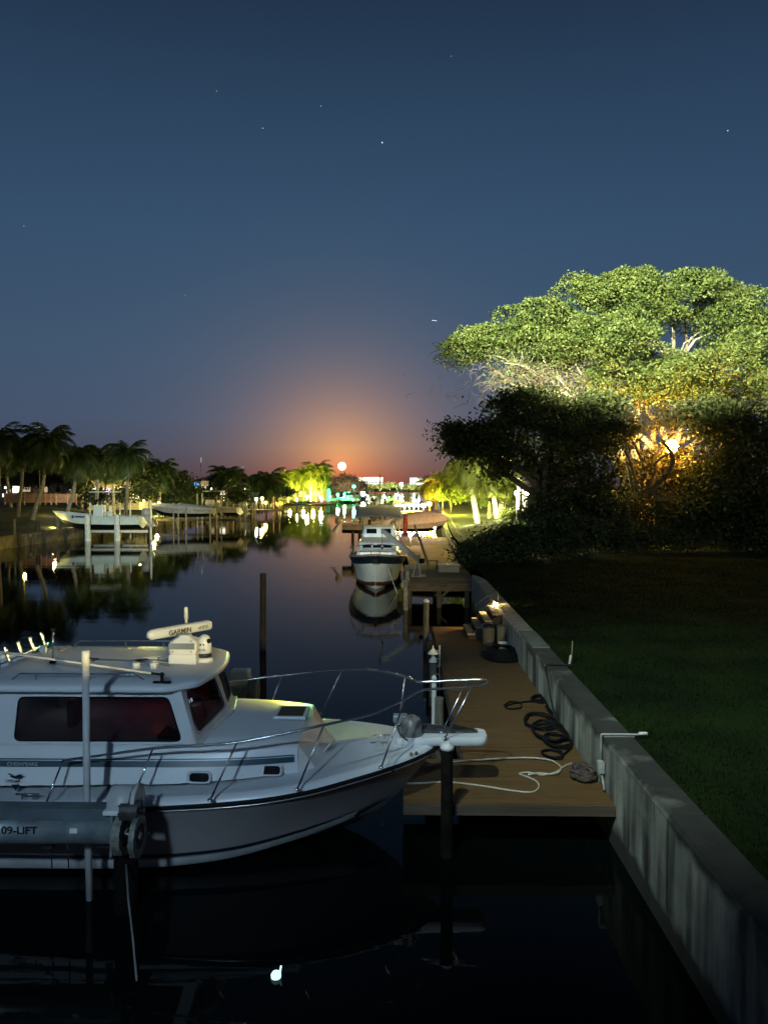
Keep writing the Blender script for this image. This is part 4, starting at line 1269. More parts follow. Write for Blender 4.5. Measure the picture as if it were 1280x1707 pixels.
# ------------------------------------------------------------------ foliage
def quads(name, cen, size, m, parent=None, flat=.0, seed=1, stuff=False, aspect=.5):
    """many small leaf-shaped faces, one mesh"""
    rg = np.random.default_rng(seed)
    cen = np.asarray(cen, dtype=np.float64); n = len(cen)
    nr = rg.normal(size=(n, 3)); nr[:, 2] += flat
    nr /= np.linalg.norm(nr, axis=1)[:, None]
    t = rg.normal(size=(n, 3)); t -= nr * (t * nr).sum(1)[:, None]; t /= np.linalg.norm(t, axis=1)[:, None]
    b = np.cross(nr, t)
    s = (size * rg.uniform(.6, 1.3, n))[:, None]
    v = np.stack([cen - t * s * .5, cen + b * s * aspect * .5 + t * s * .08, cen + t * s * .5, cen - b * s * aspect * .5 + t * s * .08], 1).reshape(-1, 3)
    off = np.zeros(3); q = parent
    while q is not None:
        off += np.array(q.location); q = q.parent
    v -= off
    me = bpy.data.meshes.new(name)
    me.vertices.add(4 * n); me.vertices.foreach_set('co', v.astype(np.float32).ravel())
    me.loops.add(4 * n); me.loops.foreach_set('vertex_index', np.arange(4 * n, dtype=np.int32))
    me.polygons.add(n); me.polygons.foreach_set('loop_start', np.arange(0, 4 * n, 4, dtype=np.int32))
    me.materials.append(m); me.update(calc_edges=True)
    o = bpy.data.objects.new(name, me); COL.objects.link(o)
    if parent is not None: o.parent = parent
    return o


def clumps(lobes, per, leaves, crad, seed, top=0.0, inner=.72):
    """leaf centres: clumps scattered over the skins of ellipsoid lobes (cx,cy,cz,rx,ry,rz[,density])"""
    rg = np.random.default_rng(seed); res = []
    for lo in lobes:
        cx, cy, cz, rx, ry, rz = lo[:6]; dn = lo[6] if len(lo) > 6 else 1
        k = int(per * dn)
        d = rg.normal(size=(k, 3)); d[:, 2] += top; d /= np.linalg.norm(d, axis=1)[:, None]
        r = rg.uniform(inner, 1.04, k)[:, None]
        c = np.array([cx, cy, cz]) + d * r * np.array([rx, ry, rz])
        for q in c:
            m_ = int(leaves * rg.uniform(.5, 1.4)); cr_ = crad * rg.uniform(.55, 1.3)
            e = rg.normal(size=(m_, 3)) * .5; e[:, 2] *= .55
            res.append(q + e * cr_)
    return np.concatenate(res)


def billows(lobes, per, leaves, brad, seed, top=.4):
    """cauliflower billows on the lobes, leaves on the skin of every billow"""
    rg = np.random.default_rng(seed); res = []
    for lo in lobes:
        cx, cy, cz, rx, ry, rz = lo[:6]; dn = lo[6] if len(lo) > 6 else 1
        k = max(1, int(per * dn)); d = rg.normal(size=(k, 3)); d[:, 2] += top * .5; d[:, 1] -= .35; d /= np.linalg.norm(d, axis=1)[:, None]
        c = np.array([cx, cy, cz]) + d * rg.uniform(.55, 1.0, k)[:, None] * np.array([rx, ry, rz])
        for q in c:
            b = brad * rg.uniform(.55, 1.25); n = int(leaves * (b / brad) ** 2)
            e = rg.normal(size=(n, 3)); e[:, 2] += top; e /= np.linalg.norm(e, axis=1)[:, None]
            lump = 1 + .16 * np.sin(e[:, 0] * 7 + q[0] * 3) * np.sin(e[:, 1] * 6 + q[1]) + .14 * np.sin(e[:, 2] * 8 + q[2] * 5)
            e *= (rg.uniform(.78, 1.06, n) * lump)[:, None] * b; e[:, 2] *= .72
            res.append(q + e)
    return np.concatenate(res)


def lobe(px, py, rx, ry, Y, depth=None, dn=1):
    c = P(px, py, Y); k = Y / F
    return (c.x, Y, c.z, rx * k, (depth or (rx + ry) / 2 * k), ry * k, dn)


def limbs(mb, start, ends, r0, r1, seed=0, wig=.5):
    rnd = random.Random(seed)
    for e in ends:
        s_ = Vector(start); e = Vector(e); m1 = s_.lerp(e, .35) + Vector((rnd.uniform(-wig, wig), rnd.uniform(-wig, wig), rnd.uniform(0, wig))); m2 = s_.lerp(e, .7) + Vector((rnd.uniform(-wig, wig), rnd.uniform(-wig, wig), rnd.uniform(-.2, wig)))
        pts = spline([s_, m1, m2, e], 4); n = len(pts)
        mb.tube(pts, [r0 + (r1 - r0) * i / (n - 1) for i in range(n)], 6)


# the big floodlit tree
Yt = 52
T1 = thing('spreading_tree', 'huge spreading green tree, its broad top lit bright against the night sky', 'tree', (P(1075, 800, Yt).x, Yt, 1.3))
lob = [lobe(790, 578, 34, 22, 50, dn=.5), lobe(835, 576, 48, 24, 51, dn=.9), lobe(905, 556, 62, 38, 51), (*lobe(985, 528, 70, 46, 52)[:6], 1.2), lobe(1060, 505, 72, 50, 53, dn=1.2),
       lobe(1140, 512, 82, 46, 52, dn=1.2), lobe(1205, 540, 62, 52, 53, dn=1.1), lobe(1262, 572, 46, 55, 52), lobe(1030, 572, 62, 42, 47.5, dn=1.1), lobe(940, 585, 66, 38, 49, dn=1),
       lobe(1190, 610, 62, 48, 48, dn=1.1), lobe(1100, 625, 58, 34, 48, dn=.7), lobe(1300, 640, 60, 60, 53), lobe(880, 598, 48, 24, 50, dn=.5), lobe(1020, 640, 62, 30, 48.5, dn=.45), lobe(1120, 655, 80, 40, 50, dn=.8), lobe(1215, 660, 70, 40, 50, dn=.8), lobe(1062, 465, 28, 14, 52, dn=.3), lobe(1150, 480, 40, 14, 52, dn=.4), lobe(1030, 478, 36, 18, 52, dn=.5), lobe(960, 482, 28, 14, 52, dn=.3), lobe(851, 523, 13, 9, 51, dn=.1), lobe(770, 592, 10, 7, 50, dn=.08), lobe(1235, 505, 26, 14, 52, dn=.2)]
cen = billows(lob, 14, 900, 1.25, 5)
# leave the hollow where the bare limbs show
hc = P(1120, 572, 52); keep = ~(((cen[:, 0] - hc.x) / 2.0) ** 2 + ((cen[:, 2] - hc.z) / 1.35) ** 2 < 1)
back = cen[:, 1] > 54.2
cen = cen[keep]
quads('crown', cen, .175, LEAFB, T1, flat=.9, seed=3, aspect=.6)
w = MB(); base_ = Vector((P(1075, 800, Yt).x, Yt, 1.2)); fork = base_ + Vector((0, 0, 3.4))
w.tube([base_, base_ + Vector((.1, 0, 1.5)), fork], [.75, .6, .55], 12)
ends = [Vector(l[:3]) - Vector((0, 0, .2)) for l in lob[:17]]
limbs(w, fork, ends, .30, .05, 2, 1.0)
w.build('trunk', BARK, T1)
w = MB(); h0 = P(1125, 585, 52.5)
for k in range(12):
    a = random.uniform(.2, 2.9); L_ = random.uniform(1.0, 2.4)
    e = h0 + Vector((math.cos(a) * L_ * 1.2, random.uniform(-1, .5), math.sin(a) * L_)); w.tube([h0 + Vector((0, 0, -1.2)), h0.lerp(e, .5) + Vector((0, 0, .1)), e], [.12, .06, .02], 6)
w.build('bare_limb', mat('pale_limb', (.22, .21, .18), .9, var=.25), T1)
w = MB(); rb_ = random.Random(9)
for (x0_, y0_, x1_, y1_) in ((985, 690, 880, 612), (985, 690, 905, 600), (990, 690, 850, 640), (1000, 690, 950, 590), (1010, 695, 1000, 600), (1020, 690, 1040, 610), (960, 670, 890, 650), (1030, 690, 1090, 620), (1050, 690, 1150, 640), (940, 640, 915, 585), (900, 630, 840, 605), (1060, 700, 1080, 600)):
    a = P(x0_, y0_, 48.6); e = P(x1_, y1_, 48.2); m1 = a.lerp(e, .5) + Vector((rb_.uniform(-.4, .4), -.1, rb_.uniform(.0, .5)))
    sp_ = spline([a, m1, e], 5); w.tube(sp_, [.11 - .085 * i / (len(sp_) - 1) for i in range(len(sp_))], 6)
    for k in range(5):
        q = sp_[4 + k]; f_ = q + Vector((rb_.uniform(-1, .6), rb_.uniform(-.4, .2), rb_.uniform(.1, 1.1))); w.tube([q, q.lerp(f_, .5) + Vector((.06, 0, .05)), f_], [.035, .022, .01], 4)
w.build('bough', mat('pale_limb', (.22, .21, .18), .9, var=.25), T1)
# the twiggy grey underside on the left
w = MB(); rnd = random.Random(4)
for k in range(1500):
    c = P(rnd.gauss(915, 66), rnd.gauss(630, 24), 49 + rnd.uniform(-1.5, 2)); a = rnd.uniform(0, 6.28); L_ = rnd.uniform(.3, 1.0)
    e = c + Vector((math.cos(a) * L_, rnd.uniform(-.3, .3), math.sin(a) * L_ * .7 - .1)); w.tube([c, c.lerp(e, .5) + Vector((0, 0, .08)), e], [.016, .012, .006], 3, cap=False)
w.build('twig_mass', TWIG, T1)['kind'] = 'stuff'
quads('sparse_leaves', clumps([lobe(900, 622, 90, 34, 49.5, dn=1)], 130, 14, .9, 8), .18, LEAFB, T1, seed=9)

# dark trees in front of it
T2 = thing('shade_tree', 'dark broad tree in deep shade before the floodlit tree, leaning over the canal side', 'tree', (P(900, 900, 43).x, 43, 1.3))
lob = [lobe(775, 742, 30, 22, 44), lobe(812, 722, 38, 28, 43), lobe(835, 765, 52, 34, 43), lobe(880, 700, 62, 40, 43, dn=1.1), lobe(930, 745, 62, 44, 42, dn=1.1), lobe(960, 700, 52, 34, 44), lobe(760, 720, 22, 14, 44, dn=.4), lobe(905, 790, 34, 20, 44, dn=.3),
       lobe(1000, 730, 48, 36, 43, dn=.8), lobe(975, 800, 60, 42, 42, dn=1.), lobe(900, 665, 50, 22, 45, dn=.6), lobe(1000, 680, 50, 24, 45, dn=.6), lobe(845, 672, 30, 16, 44, dn=.4)]
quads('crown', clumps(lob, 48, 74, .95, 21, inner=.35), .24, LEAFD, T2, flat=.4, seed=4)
w = MB(); b_2 = Vector((P(930, 900, 43).x, 43, 1.2)); w.tube([b_2, b_2 + Vector((-.3, 0, 2)), b_2 + Vector((-.8, 0, 3))], [.4, .32, .26], 9)
limbs(w, b_2 + Vector((-.8, 0, 2.9)), [Vector(l[:3]) for l in lob], .2, .04, 3, .8); w.build('trunk', BARK, T2)
T3 = thing('shade_tree', 'dark dense tree at the right edge, black mass beside the orange lamp', 'tree', (P(1230, 900, 43).x, 43, 1.3))
lob = [lobe(1220, 720, 70, 50, 43, dn=1.1), lobe(1200, 800, 55, 60, 43, dn=1.1), lobe(1270, 780, 70, 90, 43, dn=1.5), lobe(1255, 870, 70, 40, 43, dn=1), lobe(1180, 690, 50, 28, 44, dn=.7), lobe(1150, 860, 50, 36, 43, dn=.9), lobe(1330, 760, 60, 110, 44)]
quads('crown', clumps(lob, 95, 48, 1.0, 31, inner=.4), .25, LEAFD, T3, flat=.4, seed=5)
w = MB(); b_3 = Vector((P(1235, 900, 43).x, 43, 1.2)); w.tube([b_3, b_3 + Vector((.1, 0, 2))], [.35, .28], 8); limbs(w, b_3 + Vector((.1, 0, 2)), [Vector(l[:3]) for l in lob], .18, .04, 5, .6); w.build('trunk', BARK, T3)
T4 = thing('shade_tree', 'dark twisting tree whose leaves glow orange round the hidden street lamp', 'tree', (P(1060, 900, 45).x, 45, 1.3))
lob = [lobe(1050, 700, 50, 26, 45, dn=.6), lobe(1130, 695, 46, 22, 45, dn=.5), lobe(1065, 790, 46, 40, 45.5, dn=.6), lobe(1130, 805, 46, 32, 45.5, dn=.7), lobe(1040, 850, 62, 34, 44, dn=.9), lobe(1110, 860, 60, 36, 44, dn=.9), lobe(1015, 735, 26, 26, 46, dn=.4), lobe(1122, 752, 18, 20, 43.6, dn=.05), lobe(1100, 770, 40, 34, 46.5, dn=.7), lobe(1145, 790, 36, 34, 46.5, dn=.7)]
quads('crown', clumps(lob, 70, 40, .9, 41, inner=.3), .22, mat('rusty_leaf', (.055, .05, .02), .6, var=.4, scale=.8, transl=.45), T4, flat=.3, seed=6)
w = MB(); b_4 = Vector((P(1050, 900, 45).x, 45, 1.2)); w.tube([b_4, b_4 + Vector((.2, 0, 1.8)), b_4 + Vector((.5, 0, 3))], [.36, .3, .24], 9)
limbs(w, b_4 + Vector((.4, 0, 2.6)), [Vector(l[:3]) for l in lob] + [P(1160, 720, 44.5), P(1000, 700, 44.5), P(1100, 680, 44.5)], .16, .04, 6, 1.2)
w.build('trunk', BARK, T4)
# hedge and shrubs in front
for i, (lb, lo, nn) in enumerate((
        ('dark leafy hedge spilling over the corner of the raised dock', [lobe(795, 925, 28, 26, 37), lobe(830, 912, 36, 30, 37.5), lobe(870, 905, 42, 34, 38)], 120),
        ('dark shrubs beneath the canopy, middle of the lawn edge', [lobe(925, 895, 42, 36, 38.5), lobe(975, 888, 42, 34, 40), lobe(1020, 890, 40, 28, 41)], 110),
        ('black low hedge at the back of the lawn under the right trees', [lobe(1075, 896, 44, 26, 42), lobe(1140, 895, 48, 26, 42.5), lobe(1210, 895, 50, 24, 43), lobe(1275, 893, 40, 26, 43)], 90),
        ('dark bush mass between the lamp posts and the hedge', [lobe(905, 855, 44, 30, 42), lobe(960, 850, 44, 30, 43), lobe(1010, 845, 36, 30, 43)], 80))):
    t = thing('hedge', lb, 'hedge', (lo[0][0], lo[0][1], 1.3))
    quads('foliage', clumps(lo, nn, 42, .7, 50 + i, inner=.3), .19, LEAFH, t, flat=.5, seed=60 + i)
    w = MB()
    for l in lo:
        for k in range(5): w.tube([(l[0] + random.uniform(-.5, .5), l[1], 1.1), (l[0] + random.uniform(-.8, .8), l[1] - .2, l[2])], .03, 4)
    w.build('stem_cluster', BARK, t)

# lamps inside and behind these trees
def lamp(px, py, Y, r, color, strength, watts, label, ground=1.2, name='garden_lamp', pole=True, group=None, prad=.05):
    q = P(px, py, Y)
    t = thing(name, label, 'lamp', (q.x, q.y, ground), group)
    w = MB(); w.sphere(q, r, 12); w.build('bulb', em(name + '_%d_%d_%d_%d' % (int(color[0] * 99), int(color[1] * 99), int(color[2] * 99), int(strength)), color, strength), t)
    if pole:
        w = MB(); w.tube([(q.x, q.y + .02, ground - .3), (q.x, q.y + .02, q.z - r * .8)], prad, 7); w.build('post', GALV, t)
        w = MB(); w.lathe([(r * 1.3, r * .9), (r * .5, r * 1.5), (.01, r * 1.6)], q, 10); w.build('cap', CABLE, t)
    if watts: point(name + '_light', q + Vector((0, -r * 1.5, 0)), watts, color, r)
    return t


lamp(1119, 744, 44.9, .40, (1, .50, .06), 70, 250, 'blazing orange street lamp burning through the dark leaves', name='street_lamp', pole=False)
point('street_lamp_spill', P(1122, 752, 47.4), 7000, (1, .48, .06), .3)
point('street_lamp_spill', P(1125, 790, 47.8), 2600, (1, .48, .06), .3)
point('leaf_fill', P(1022, 722, 47.5), 1300, (1, .52, .06), .2)  # from here fills added to light leaf patches, no lamps stand there
point('leaf_fill', P(1075, 800, 47.0), 900, (1, .50, .06), .2)
point('leaf_fill', P(905, 752, 47.0), 2200, (1, .85, .25), .2)
lamp(861, 822, 68, .20, (1, .82, .5), 30, 700, 'white post lamp behind the trees, left of a close pair', ground=1.8)
lamp(878, 821, 68, .22, (1, .82, .5), 34, 700, 'white post lamp behind the trees, right of a close pair', ground=1.8)
t = thing('white_post', 'bright white gate post glowing among the dark leaves', 'post', (P(864, 850, 69).x, 69, 1.5))
w = MB(); w.beam(P(865, 800, 69), P(862, 850, 69), .28, .28); w.build('post', PVC, t); w = MB(); w.beam(P(865, 799, 69), P(865, 796, 69), .36, .36); w.build('cap', PVC, t)
t = thing('white_post', 'second bright white gate post, right of the first and lower', 'post', (P(873, 855, 67).x, 67, 1.5))
w = MB(); w.beam(P(874, 818, 67), P(872, 856, 67), .24, .24); w.build('post', PVC, t); w = MB(); w.beam(P(874, 818, 67), P(874, 815.5, 67), .32, .32); w.build('cap', PVC, t)
lamp(1136, 869, 44.5, .05, (1, .8, .45), 8, 0, 'tiny pale garden light glinting under the orange-lit tree', pole=False, name='garden_light')


# ------------------------------------------------------------------ palms
def palm(base, top, cr, label, group=None, m=LEAFP, nf=46, trunk_r=.2, droop=.85, seed=0, bend=.4, lp=18, tm=None):
    rnd = random.Random(seed); base = Vector(base); top = Vector(top)
    t = thing('palm_tree', label, 'palm tree', base, group)
    mid = base.lerp(top, .5) + Vector((bend * (top.x - base.x), 0, -.1))
    tr = spline([base - Vector((0, 0, .3)), base.lerp(mid, .5), mid, top], 5); n = len(tr)
    w = MB(); w.tube(tr, [trunk_r * (1.35 if i == 0 else 1.1 - .35 * i / n) * (1 + .06 * (i % 2)) for i in range(n)], 8); w.build('trunk', tm or TRUNKP, t)
    w = MB()
    for f in range(nf):
        az = f * 2.399 + rnd.uniform(-.2, .2); el = 1.25 - 2.05 * (f / nf) + rnd.uniform(-.12, .12)
        L = cr * rnd.uniform(.85, 1.12)
        pts = []; p = top.copy(); a = el
        for k in range(8):
            pts.append(p.copy()); p = p + Vector((math.cos(az) * math.cos(a), math.sin(az) * math.cos(a), math.sin(a))) * L / 7
            a -= (.20 + .03 * k) * droop
        w.tube(pts, [.035 * (1 - k / 9) for k in range(8)], 3, cap=False)
        side = Vector((-math.sin(az), math.cos(az), 0))
        for j in range(lp):
            u = .12 + .87 * j / (lp - 1); k = min(6, int(u * 7)); fr = u * 7 - k
            q = pts[k].lerp(pts[min(7, k + 1)], min(1, fr)); d = (pts[min(7, k + 1)] - pts[k]).normalized()
            ll = cr * .36 * math.sin(math.pi * (.12 + .8 * u)) * rnd.uniform(.8, 1.15)
            for s in (-1, 1):
                e = q + (side * s * .75 + d * .55 + Vector((0, 0, -.42 - rnd.uniform(0, .25)))) * ll
                h = d * .075 * cr / 2.6
                w.add([q - h, q + h, e], [(0, 1, 2)])
    w.build('crown', m, t)
    return t


def lz(px, Y): x = P(px, 820, Y).x; return lz_ground(x, Y)
def gpt(px, Y):
    x = P(px, 820, Y).x; return Vector((x, Y, lz_ground(x, Y)))
G = 'dark palms on the left bank'
pl_ = [(-2, 735, -6, 74, 3.0, 'dark palm cut by the left edge of the photo, with a pale upright trunk'),
       (38, 745, 28, 78, 2.7, 'dark palm with a slim leaning trunk, second along the left bank'),
       (78, 737, 52, 76, 3.3, 'largest dark palm on the left, its crown catching light on the right side'),
       (128, 762, 108, 80, 2.8, 'dark palm with a curved pale trunk above the bow of the left boat'),
       (163, 762, 158, 86, 2.6, 'dark palm before the yellow-lit house front'),
       (213, 758, 208, 84, 2.9, 'tall dark palm standing clear of the others, right of the lit house'),
       (188, 778, 190, 92, 2.5, 'small dark palm half hidden beside the tall clear-standing one'),
       (268, 785, 263, 104, 3.2, 'dark palm with lit yellow trunk near the blue light'),
       (290, 800, 290, 112, 3.0, 'squat dark palm right of the yellow-trunked one'),
       (10, 760, 18, 92, 2.8, 'small palm behind the fence at the far left')]
for i, (cx, cy, bx, Y, cr_2, lb) in enumerate(pl_):
    palm(gpt(bx, Y), P(cx, cy, Y), cr_2, lb, G, seed=i + 1, bend=.25, lp=16)
# lone taller ones
palm(gpt(378, 135), P(376, 792, 135), 3.4, 'grey-green palm, left of the close pair in front of the grey roof', 'pair of palms by the grey roof', seed=31, bend=.1)
palm(gpt(388, 137), P(387, 795, 137), 3.2, 'grey-green palm, right of the close pair in front of the grey roof', 'pair of palms by the grey roof', seed=32, bend=.1)
palm(gpt(398, 128), P(400, 818, 128), 2.4, 'low drooping palm right of the close pair', seed=33, bend=.1)
palm(gpt(443, 150), P(446, 802, 150), 4.6, 'big bushy dark palm left of the yellow-lit palms', seed=34, bend=.1, nf=34)
palm(gpt(425, 165), P(420, 806, 165), 4.0, 'dark palm fading behind the bushy one', seed=35, bend=.1)
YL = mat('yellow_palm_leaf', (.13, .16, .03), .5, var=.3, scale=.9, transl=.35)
for i, (cx, cy, cr_2, lb) in enumerate(((480, 795, 4.2, 'leftmost of the yellow-lit palms'), (493, 797, 4.2, 'second of the yellow-lit palms from the left, crown in shadow'), (506, 794, 4.6, 'middle palm of the yellow-lit row'),
                                        (518, 789, 4.6, 'brightest palm of the yellow-lit row, left of the tallest'), (527, 784, 4.9, 'tallest of the yellow-lit palms'), (536, 789, 4.6, 'rightmost of the yellow-lit palms, beside the green light'))):
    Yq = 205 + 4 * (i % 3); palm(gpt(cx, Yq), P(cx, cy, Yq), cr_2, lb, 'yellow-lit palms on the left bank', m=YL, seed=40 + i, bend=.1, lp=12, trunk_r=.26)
for px, Yq, wt in ((483, 199, 5000), (506, 199, 16000), (522, 199, 34000), (535, 200, 26000)):
    q = gpt(px, Yq); point('palm_uplight', q + Vector((0, 0, .8)), wt, (1, .92, .12), .4)
point('palm_uplight', gpt(263, 101) + Vector((0, -.5, .6)), 700, (1, .86, .25), .2)
point('palm_uplight', gpt(208, 87) + Vector((2, 4, 1.0)), 900, (1, .86, .25), .2)

# right side lit palms
def rg_(px, Y):
    x = P(px, 850, Y).x; return Vector((x, Y, rz_ground(x, Y)))
b = P(797, 868, 74); b.z = rz_ground(b.x, 74)
tpk = P(778, 778, 74)
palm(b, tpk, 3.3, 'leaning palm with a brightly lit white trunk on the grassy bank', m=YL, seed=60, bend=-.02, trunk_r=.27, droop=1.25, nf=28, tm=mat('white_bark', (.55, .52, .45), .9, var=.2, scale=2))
point('palm_uplight', b + Vector((-1.0, -1.6, .35)), 620, (1, .93, .55), .15)
for i, (px, py, px2, py2, lb) in enumerate(((829, 868, 814, 800, 'short lit palm trunk leaning left among bright leaves'), (832, 868, 842, 805, 'short lit palm leaning right from the same root as its twin'), (817, 862, 819, 800, 'upright lit palm behind the leaning pair'))):
    b1 = P(px, py, 78 + i); b1.z = rz_ground(b1.x, b1.y)
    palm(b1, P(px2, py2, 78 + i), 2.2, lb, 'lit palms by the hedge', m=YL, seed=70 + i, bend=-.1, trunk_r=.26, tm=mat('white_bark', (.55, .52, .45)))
point('palm_uplight', P(827, 856, 76), 620, (1, .90, .40), .15)
t = thing('bright_shrub', 'leafy yellow-lit shrub between the lit palms and the dark tree', 'shrub', rg_(835, 79))
quads('foliage', clumps([lobe(825, 800, 24, 22, 79), lobe(845, 820, 18, 22, 79), lobe(812, 822, 14, 16, 80), lobe(850, 860, 14, 9, 76), lobe(895, 790, 22, 12, 74, dn=.5)], 60, 24, .8, 90, inner=.4), .32, LEAFY, t, seed=91)
w = MB(); bq = rg_(835, 79)
for k in range(6): w.tube([bq, bq + Vector((random.uniform(-1.5, 1), 0, 2.8))], .06, 5)
w.build('stem_cluster', BARK, t)
point('shrub_light', P(838, 838, 76), 900, (1, .88, .35), .15)
# orange palms further along
for i, (px, py, py0, Y, lb) in enumerate(((716, 810, 838, 135, 'orange-lit palm nearest the row of dock lamps'), (727, 805, 838, 140, 'orange-lit palm, right of the first'), (738, 800, 842, 128, 'larger dim palm right of the orange pair'), (752, 806, 838, 138, 'dark palm on the slope behind the orange ones'))):
    b1 = P(px, py0, Y); b1.z = rz_ground(b1.x, Y); palm(b1, P(px, py, Y), 3.0, lb, 'palms near the dock lamps', m=YL if i < 3 else LEAFP, seed=80 + i, bend=.1, lp=12)
point('orange_uplight', P(722, 836, 131), 9000, (1, .55, .04), .3)
for i, (lb, lo) in enumerate((('dark olive shrub bank on the slope left of the white-trunked palm', [lobe(752, 822, 22, 14, 112), lobe(775, 820, 20, 14, 108)]),
                              ('dark shrubs behind the white-trunked palm', [lobe(795, 818, 16, 14, 100), lobe(812, 830, 14, 12, 98)]))):
    t = thing('shrub', lb, 'shrub', (lo[0][0], lo[0][1], 2)); quads('foliage', clumps(lo, 110, 22, 1.0, 95 + i, inner=.3), .42, LEAFY, t, seed=96 + i)
    w = MB(); w.tube([(lo[0][0], lo[0][1], 1), (lo[0][0], lo[0][1], 4)], .1, 5); w.build('stem', BARK, t)
# lawn lights on the bank
for (px, py, Y, wt, c_) in ((742, 858, 80, 3400, (1, .9, .12)), (724, 845, 112, 9500, (1, .86, .08)), (760, 842, 104, 8500, (1, .88, .10)), (800, 848, 92, 2400, (.95, 1, .16)), (770, 866, 72, 500, (1, .95, .2))):
    q = P(px, py, Y); q.z = max(q.z, 2.6); point('bank_light', q, wt, c_, .3)


# ------------------------------------------------------------------ general boats
def small_boat(label, L=8.5, B=2.6, hullm=GEL, botm=BLACK, ttop=True, outb=2, name='fishing_boat', cover=None, group=None, tilt=True):
    """built at the origin, bow towards +x, keel at z = 0"""
    t = thing(name, label, 'boat', (0, 0, 0), group)
    h = B / 2
    sh = [(-L / 2, h * .92, 1.0), (-L * .2, h, 1.02), (L * .15, h * .93, 1.16), (L * .35, h * .6, 1.32), (L * .5, 0, 1.46)]
    ch = [(-L / 2, h * .8, .42), (-L * .1, h * .82, .42), (L * .2, h * .62, .52), (L * .36, h * .25, .78), (L * .43, 0, .95)]
    ke = [(-L / 2, 0, .05), (0, 0, 0), (L * .25, 0, .12), (L * .38, 0, .5), (L * .43, 0, .95)]
    w = MB(); wb = MB()
    for s in (-1, 1):
        r = hull_side(sh, ch, ke, 0, s, 26)
        w.grid([q[:10] for q in r]); wb.grid([q[9:] for q in r])
        if s == -1: st_ = r[0]
    tr = st_ + [(p_[0], -p_[1], p_[2]) for p_ in st_[::-1][1:]]; w.add(tr, [tuple(range(len(tr)))])
    w.build('hull', hullm, t); wb.build('bottom', botm, t)
    w = MB(); sl = line(sh, 26)
    w.grid([[(x, -b, z), (x, -b * .97, z + .04), (x, -b * .85, z + .03), (x, -b * .8, z - .35 * min(1, b)), (x, 0, z - .35 * min(1, b)), (x, b * .8, z - .35 * min(1, b)), (x, b * .85, z + .03), (x, b * .97, z + .04), (x, b, z)] for x, b, z in sl])
    w.build('deck', DECKP, t)
    if cover:
        w = MB(); w.grid([[(x, -b * 1.02, z - .1), (x, -b, z + .08), (x, -b * .5, z + .08 + cover * .8 * math.sin(math.pi * min(1, (x / L + .5) * 1.02)) ** .5), (x, 0, z + .08 + cover * math.sin(math.pi * min(1, (x / L + .5) * 1.02)) ** .5),
                           (x, b * .5, z + .08 + cover * .8 * math.sin(math.pi * min(1, (x / L + .5) * 1.02)) ** .5), (x, b, z + .08), (x, b * 1.02, z - .1)] for x, b, z in sl[:-2]])
        w.build('cover', CANV, t)
    else:
        w = MB(); w.box((-.2, 0, 1.35), (1.0, .8, 1.2), taper=.85); w.box((-1.3, 0, 1.0), (.5, .8, .7)); w.build('console', hullm, t, bevel=.05)
        w = MB(); w.add([(.3, -.4, 1.95), (.3, .4, 1.95), (.05, .34, 2.4), (.05, -.34, 2.4)], [(0, 1, 2, 3)]); w.build('windscreen', DGLASS, t, solid=.01)
        w = MB(); w.box((-1.25, 0, 1.6), (.12, .9, .5)); w.box((-1.05, 0, 1.35), (.5, .9, .14)); w.build('seat', PVC, t, bevel=.03)
    if ttop:
        w = MB(); w.box((-.7, 0, 3.0), (2.3, 1.7, .07)); w.build('hardtop', hullm, t, bevel=.03)
        w = MB()
        for x, y in ((.35, .7), (.35, -.7), (-1.6, .7), (-1.6, -.7)): w.tube([(x * 1.1, y, 1.0), (x, y, 3.0)], .03, 5)
        w.tube([(.35, .7, 2.2), (-1.6, .7, 2.2)], .02, 5); w.tube([(.35, -.7, 2.2), (-1.6, -.7, 2.2)], .02, 5); w.tube([(.35, -.72, 2.96), (.35, .72, 2.96)], .03, 5); w.tube([(-1.6, -.72, 2.96), (-1.6, .72, 2.96)], .03, 5)
        w.build('hardtop_frame', STEEL, t)
        w = MB(); w.tube([(-1.7, 0, 3.05), (-3.2, .2, 4.6)], .02, 4); w.tube([(-1.7, -.7, 3.05), (-3.6, -1.4, 3.9)], .02, 4); w.build('fishing_rod', STEEL, t)
    for k in range(outb):
        y = (k - (outb - 1) / 2) * .75; x = -L / 2 - .35
        w = MB(); w.grid([[(x + a * sc, y + b * sc, z) for a, b in ((-.32, -.2), (.28, -.2), (.32, 0), (.28, .2), (-.32, .2), (-.38, 0))] for z, sc in ((1.0, .7), (1.15, 1), (1.55, .95), (1.68, .6))], close=True)
        w.add([(x + a * .6, y + b * .6, 1.68) for a, b in ((-.32, -.2), (.28, -.2), (.32, 0), (.28, .2), (-.32, .2), (-.38, 0))], [(0, 1, 2, 3, 4, 5)])
        ob = w.build('outboard_motor', mat('motor_grey', (.35, .36, .37), .35), t)
        w = MB(); w.beam((x, y, 1.05), (x - (.55 if tilt else 0), y, .3), .14, .22); w.box((x - (.6 if tilt else 0), y, .25), (.45, .12, .14)); w.build('drive_leg', mat('motor_grey', (.35, .36, .37)), ob)
        w = MB(); w.lathe([(.15, -.02), (.15, .02)], (x - (.85 if tilt else .3), y, .25), 8); w.build('propeller', STEEL, ob)
    return t


def place(t, loc, rz=0, s=1): t.location = loc; t.rotation_euler = (0, 0, rz); t.scale = (s, s, s); return t


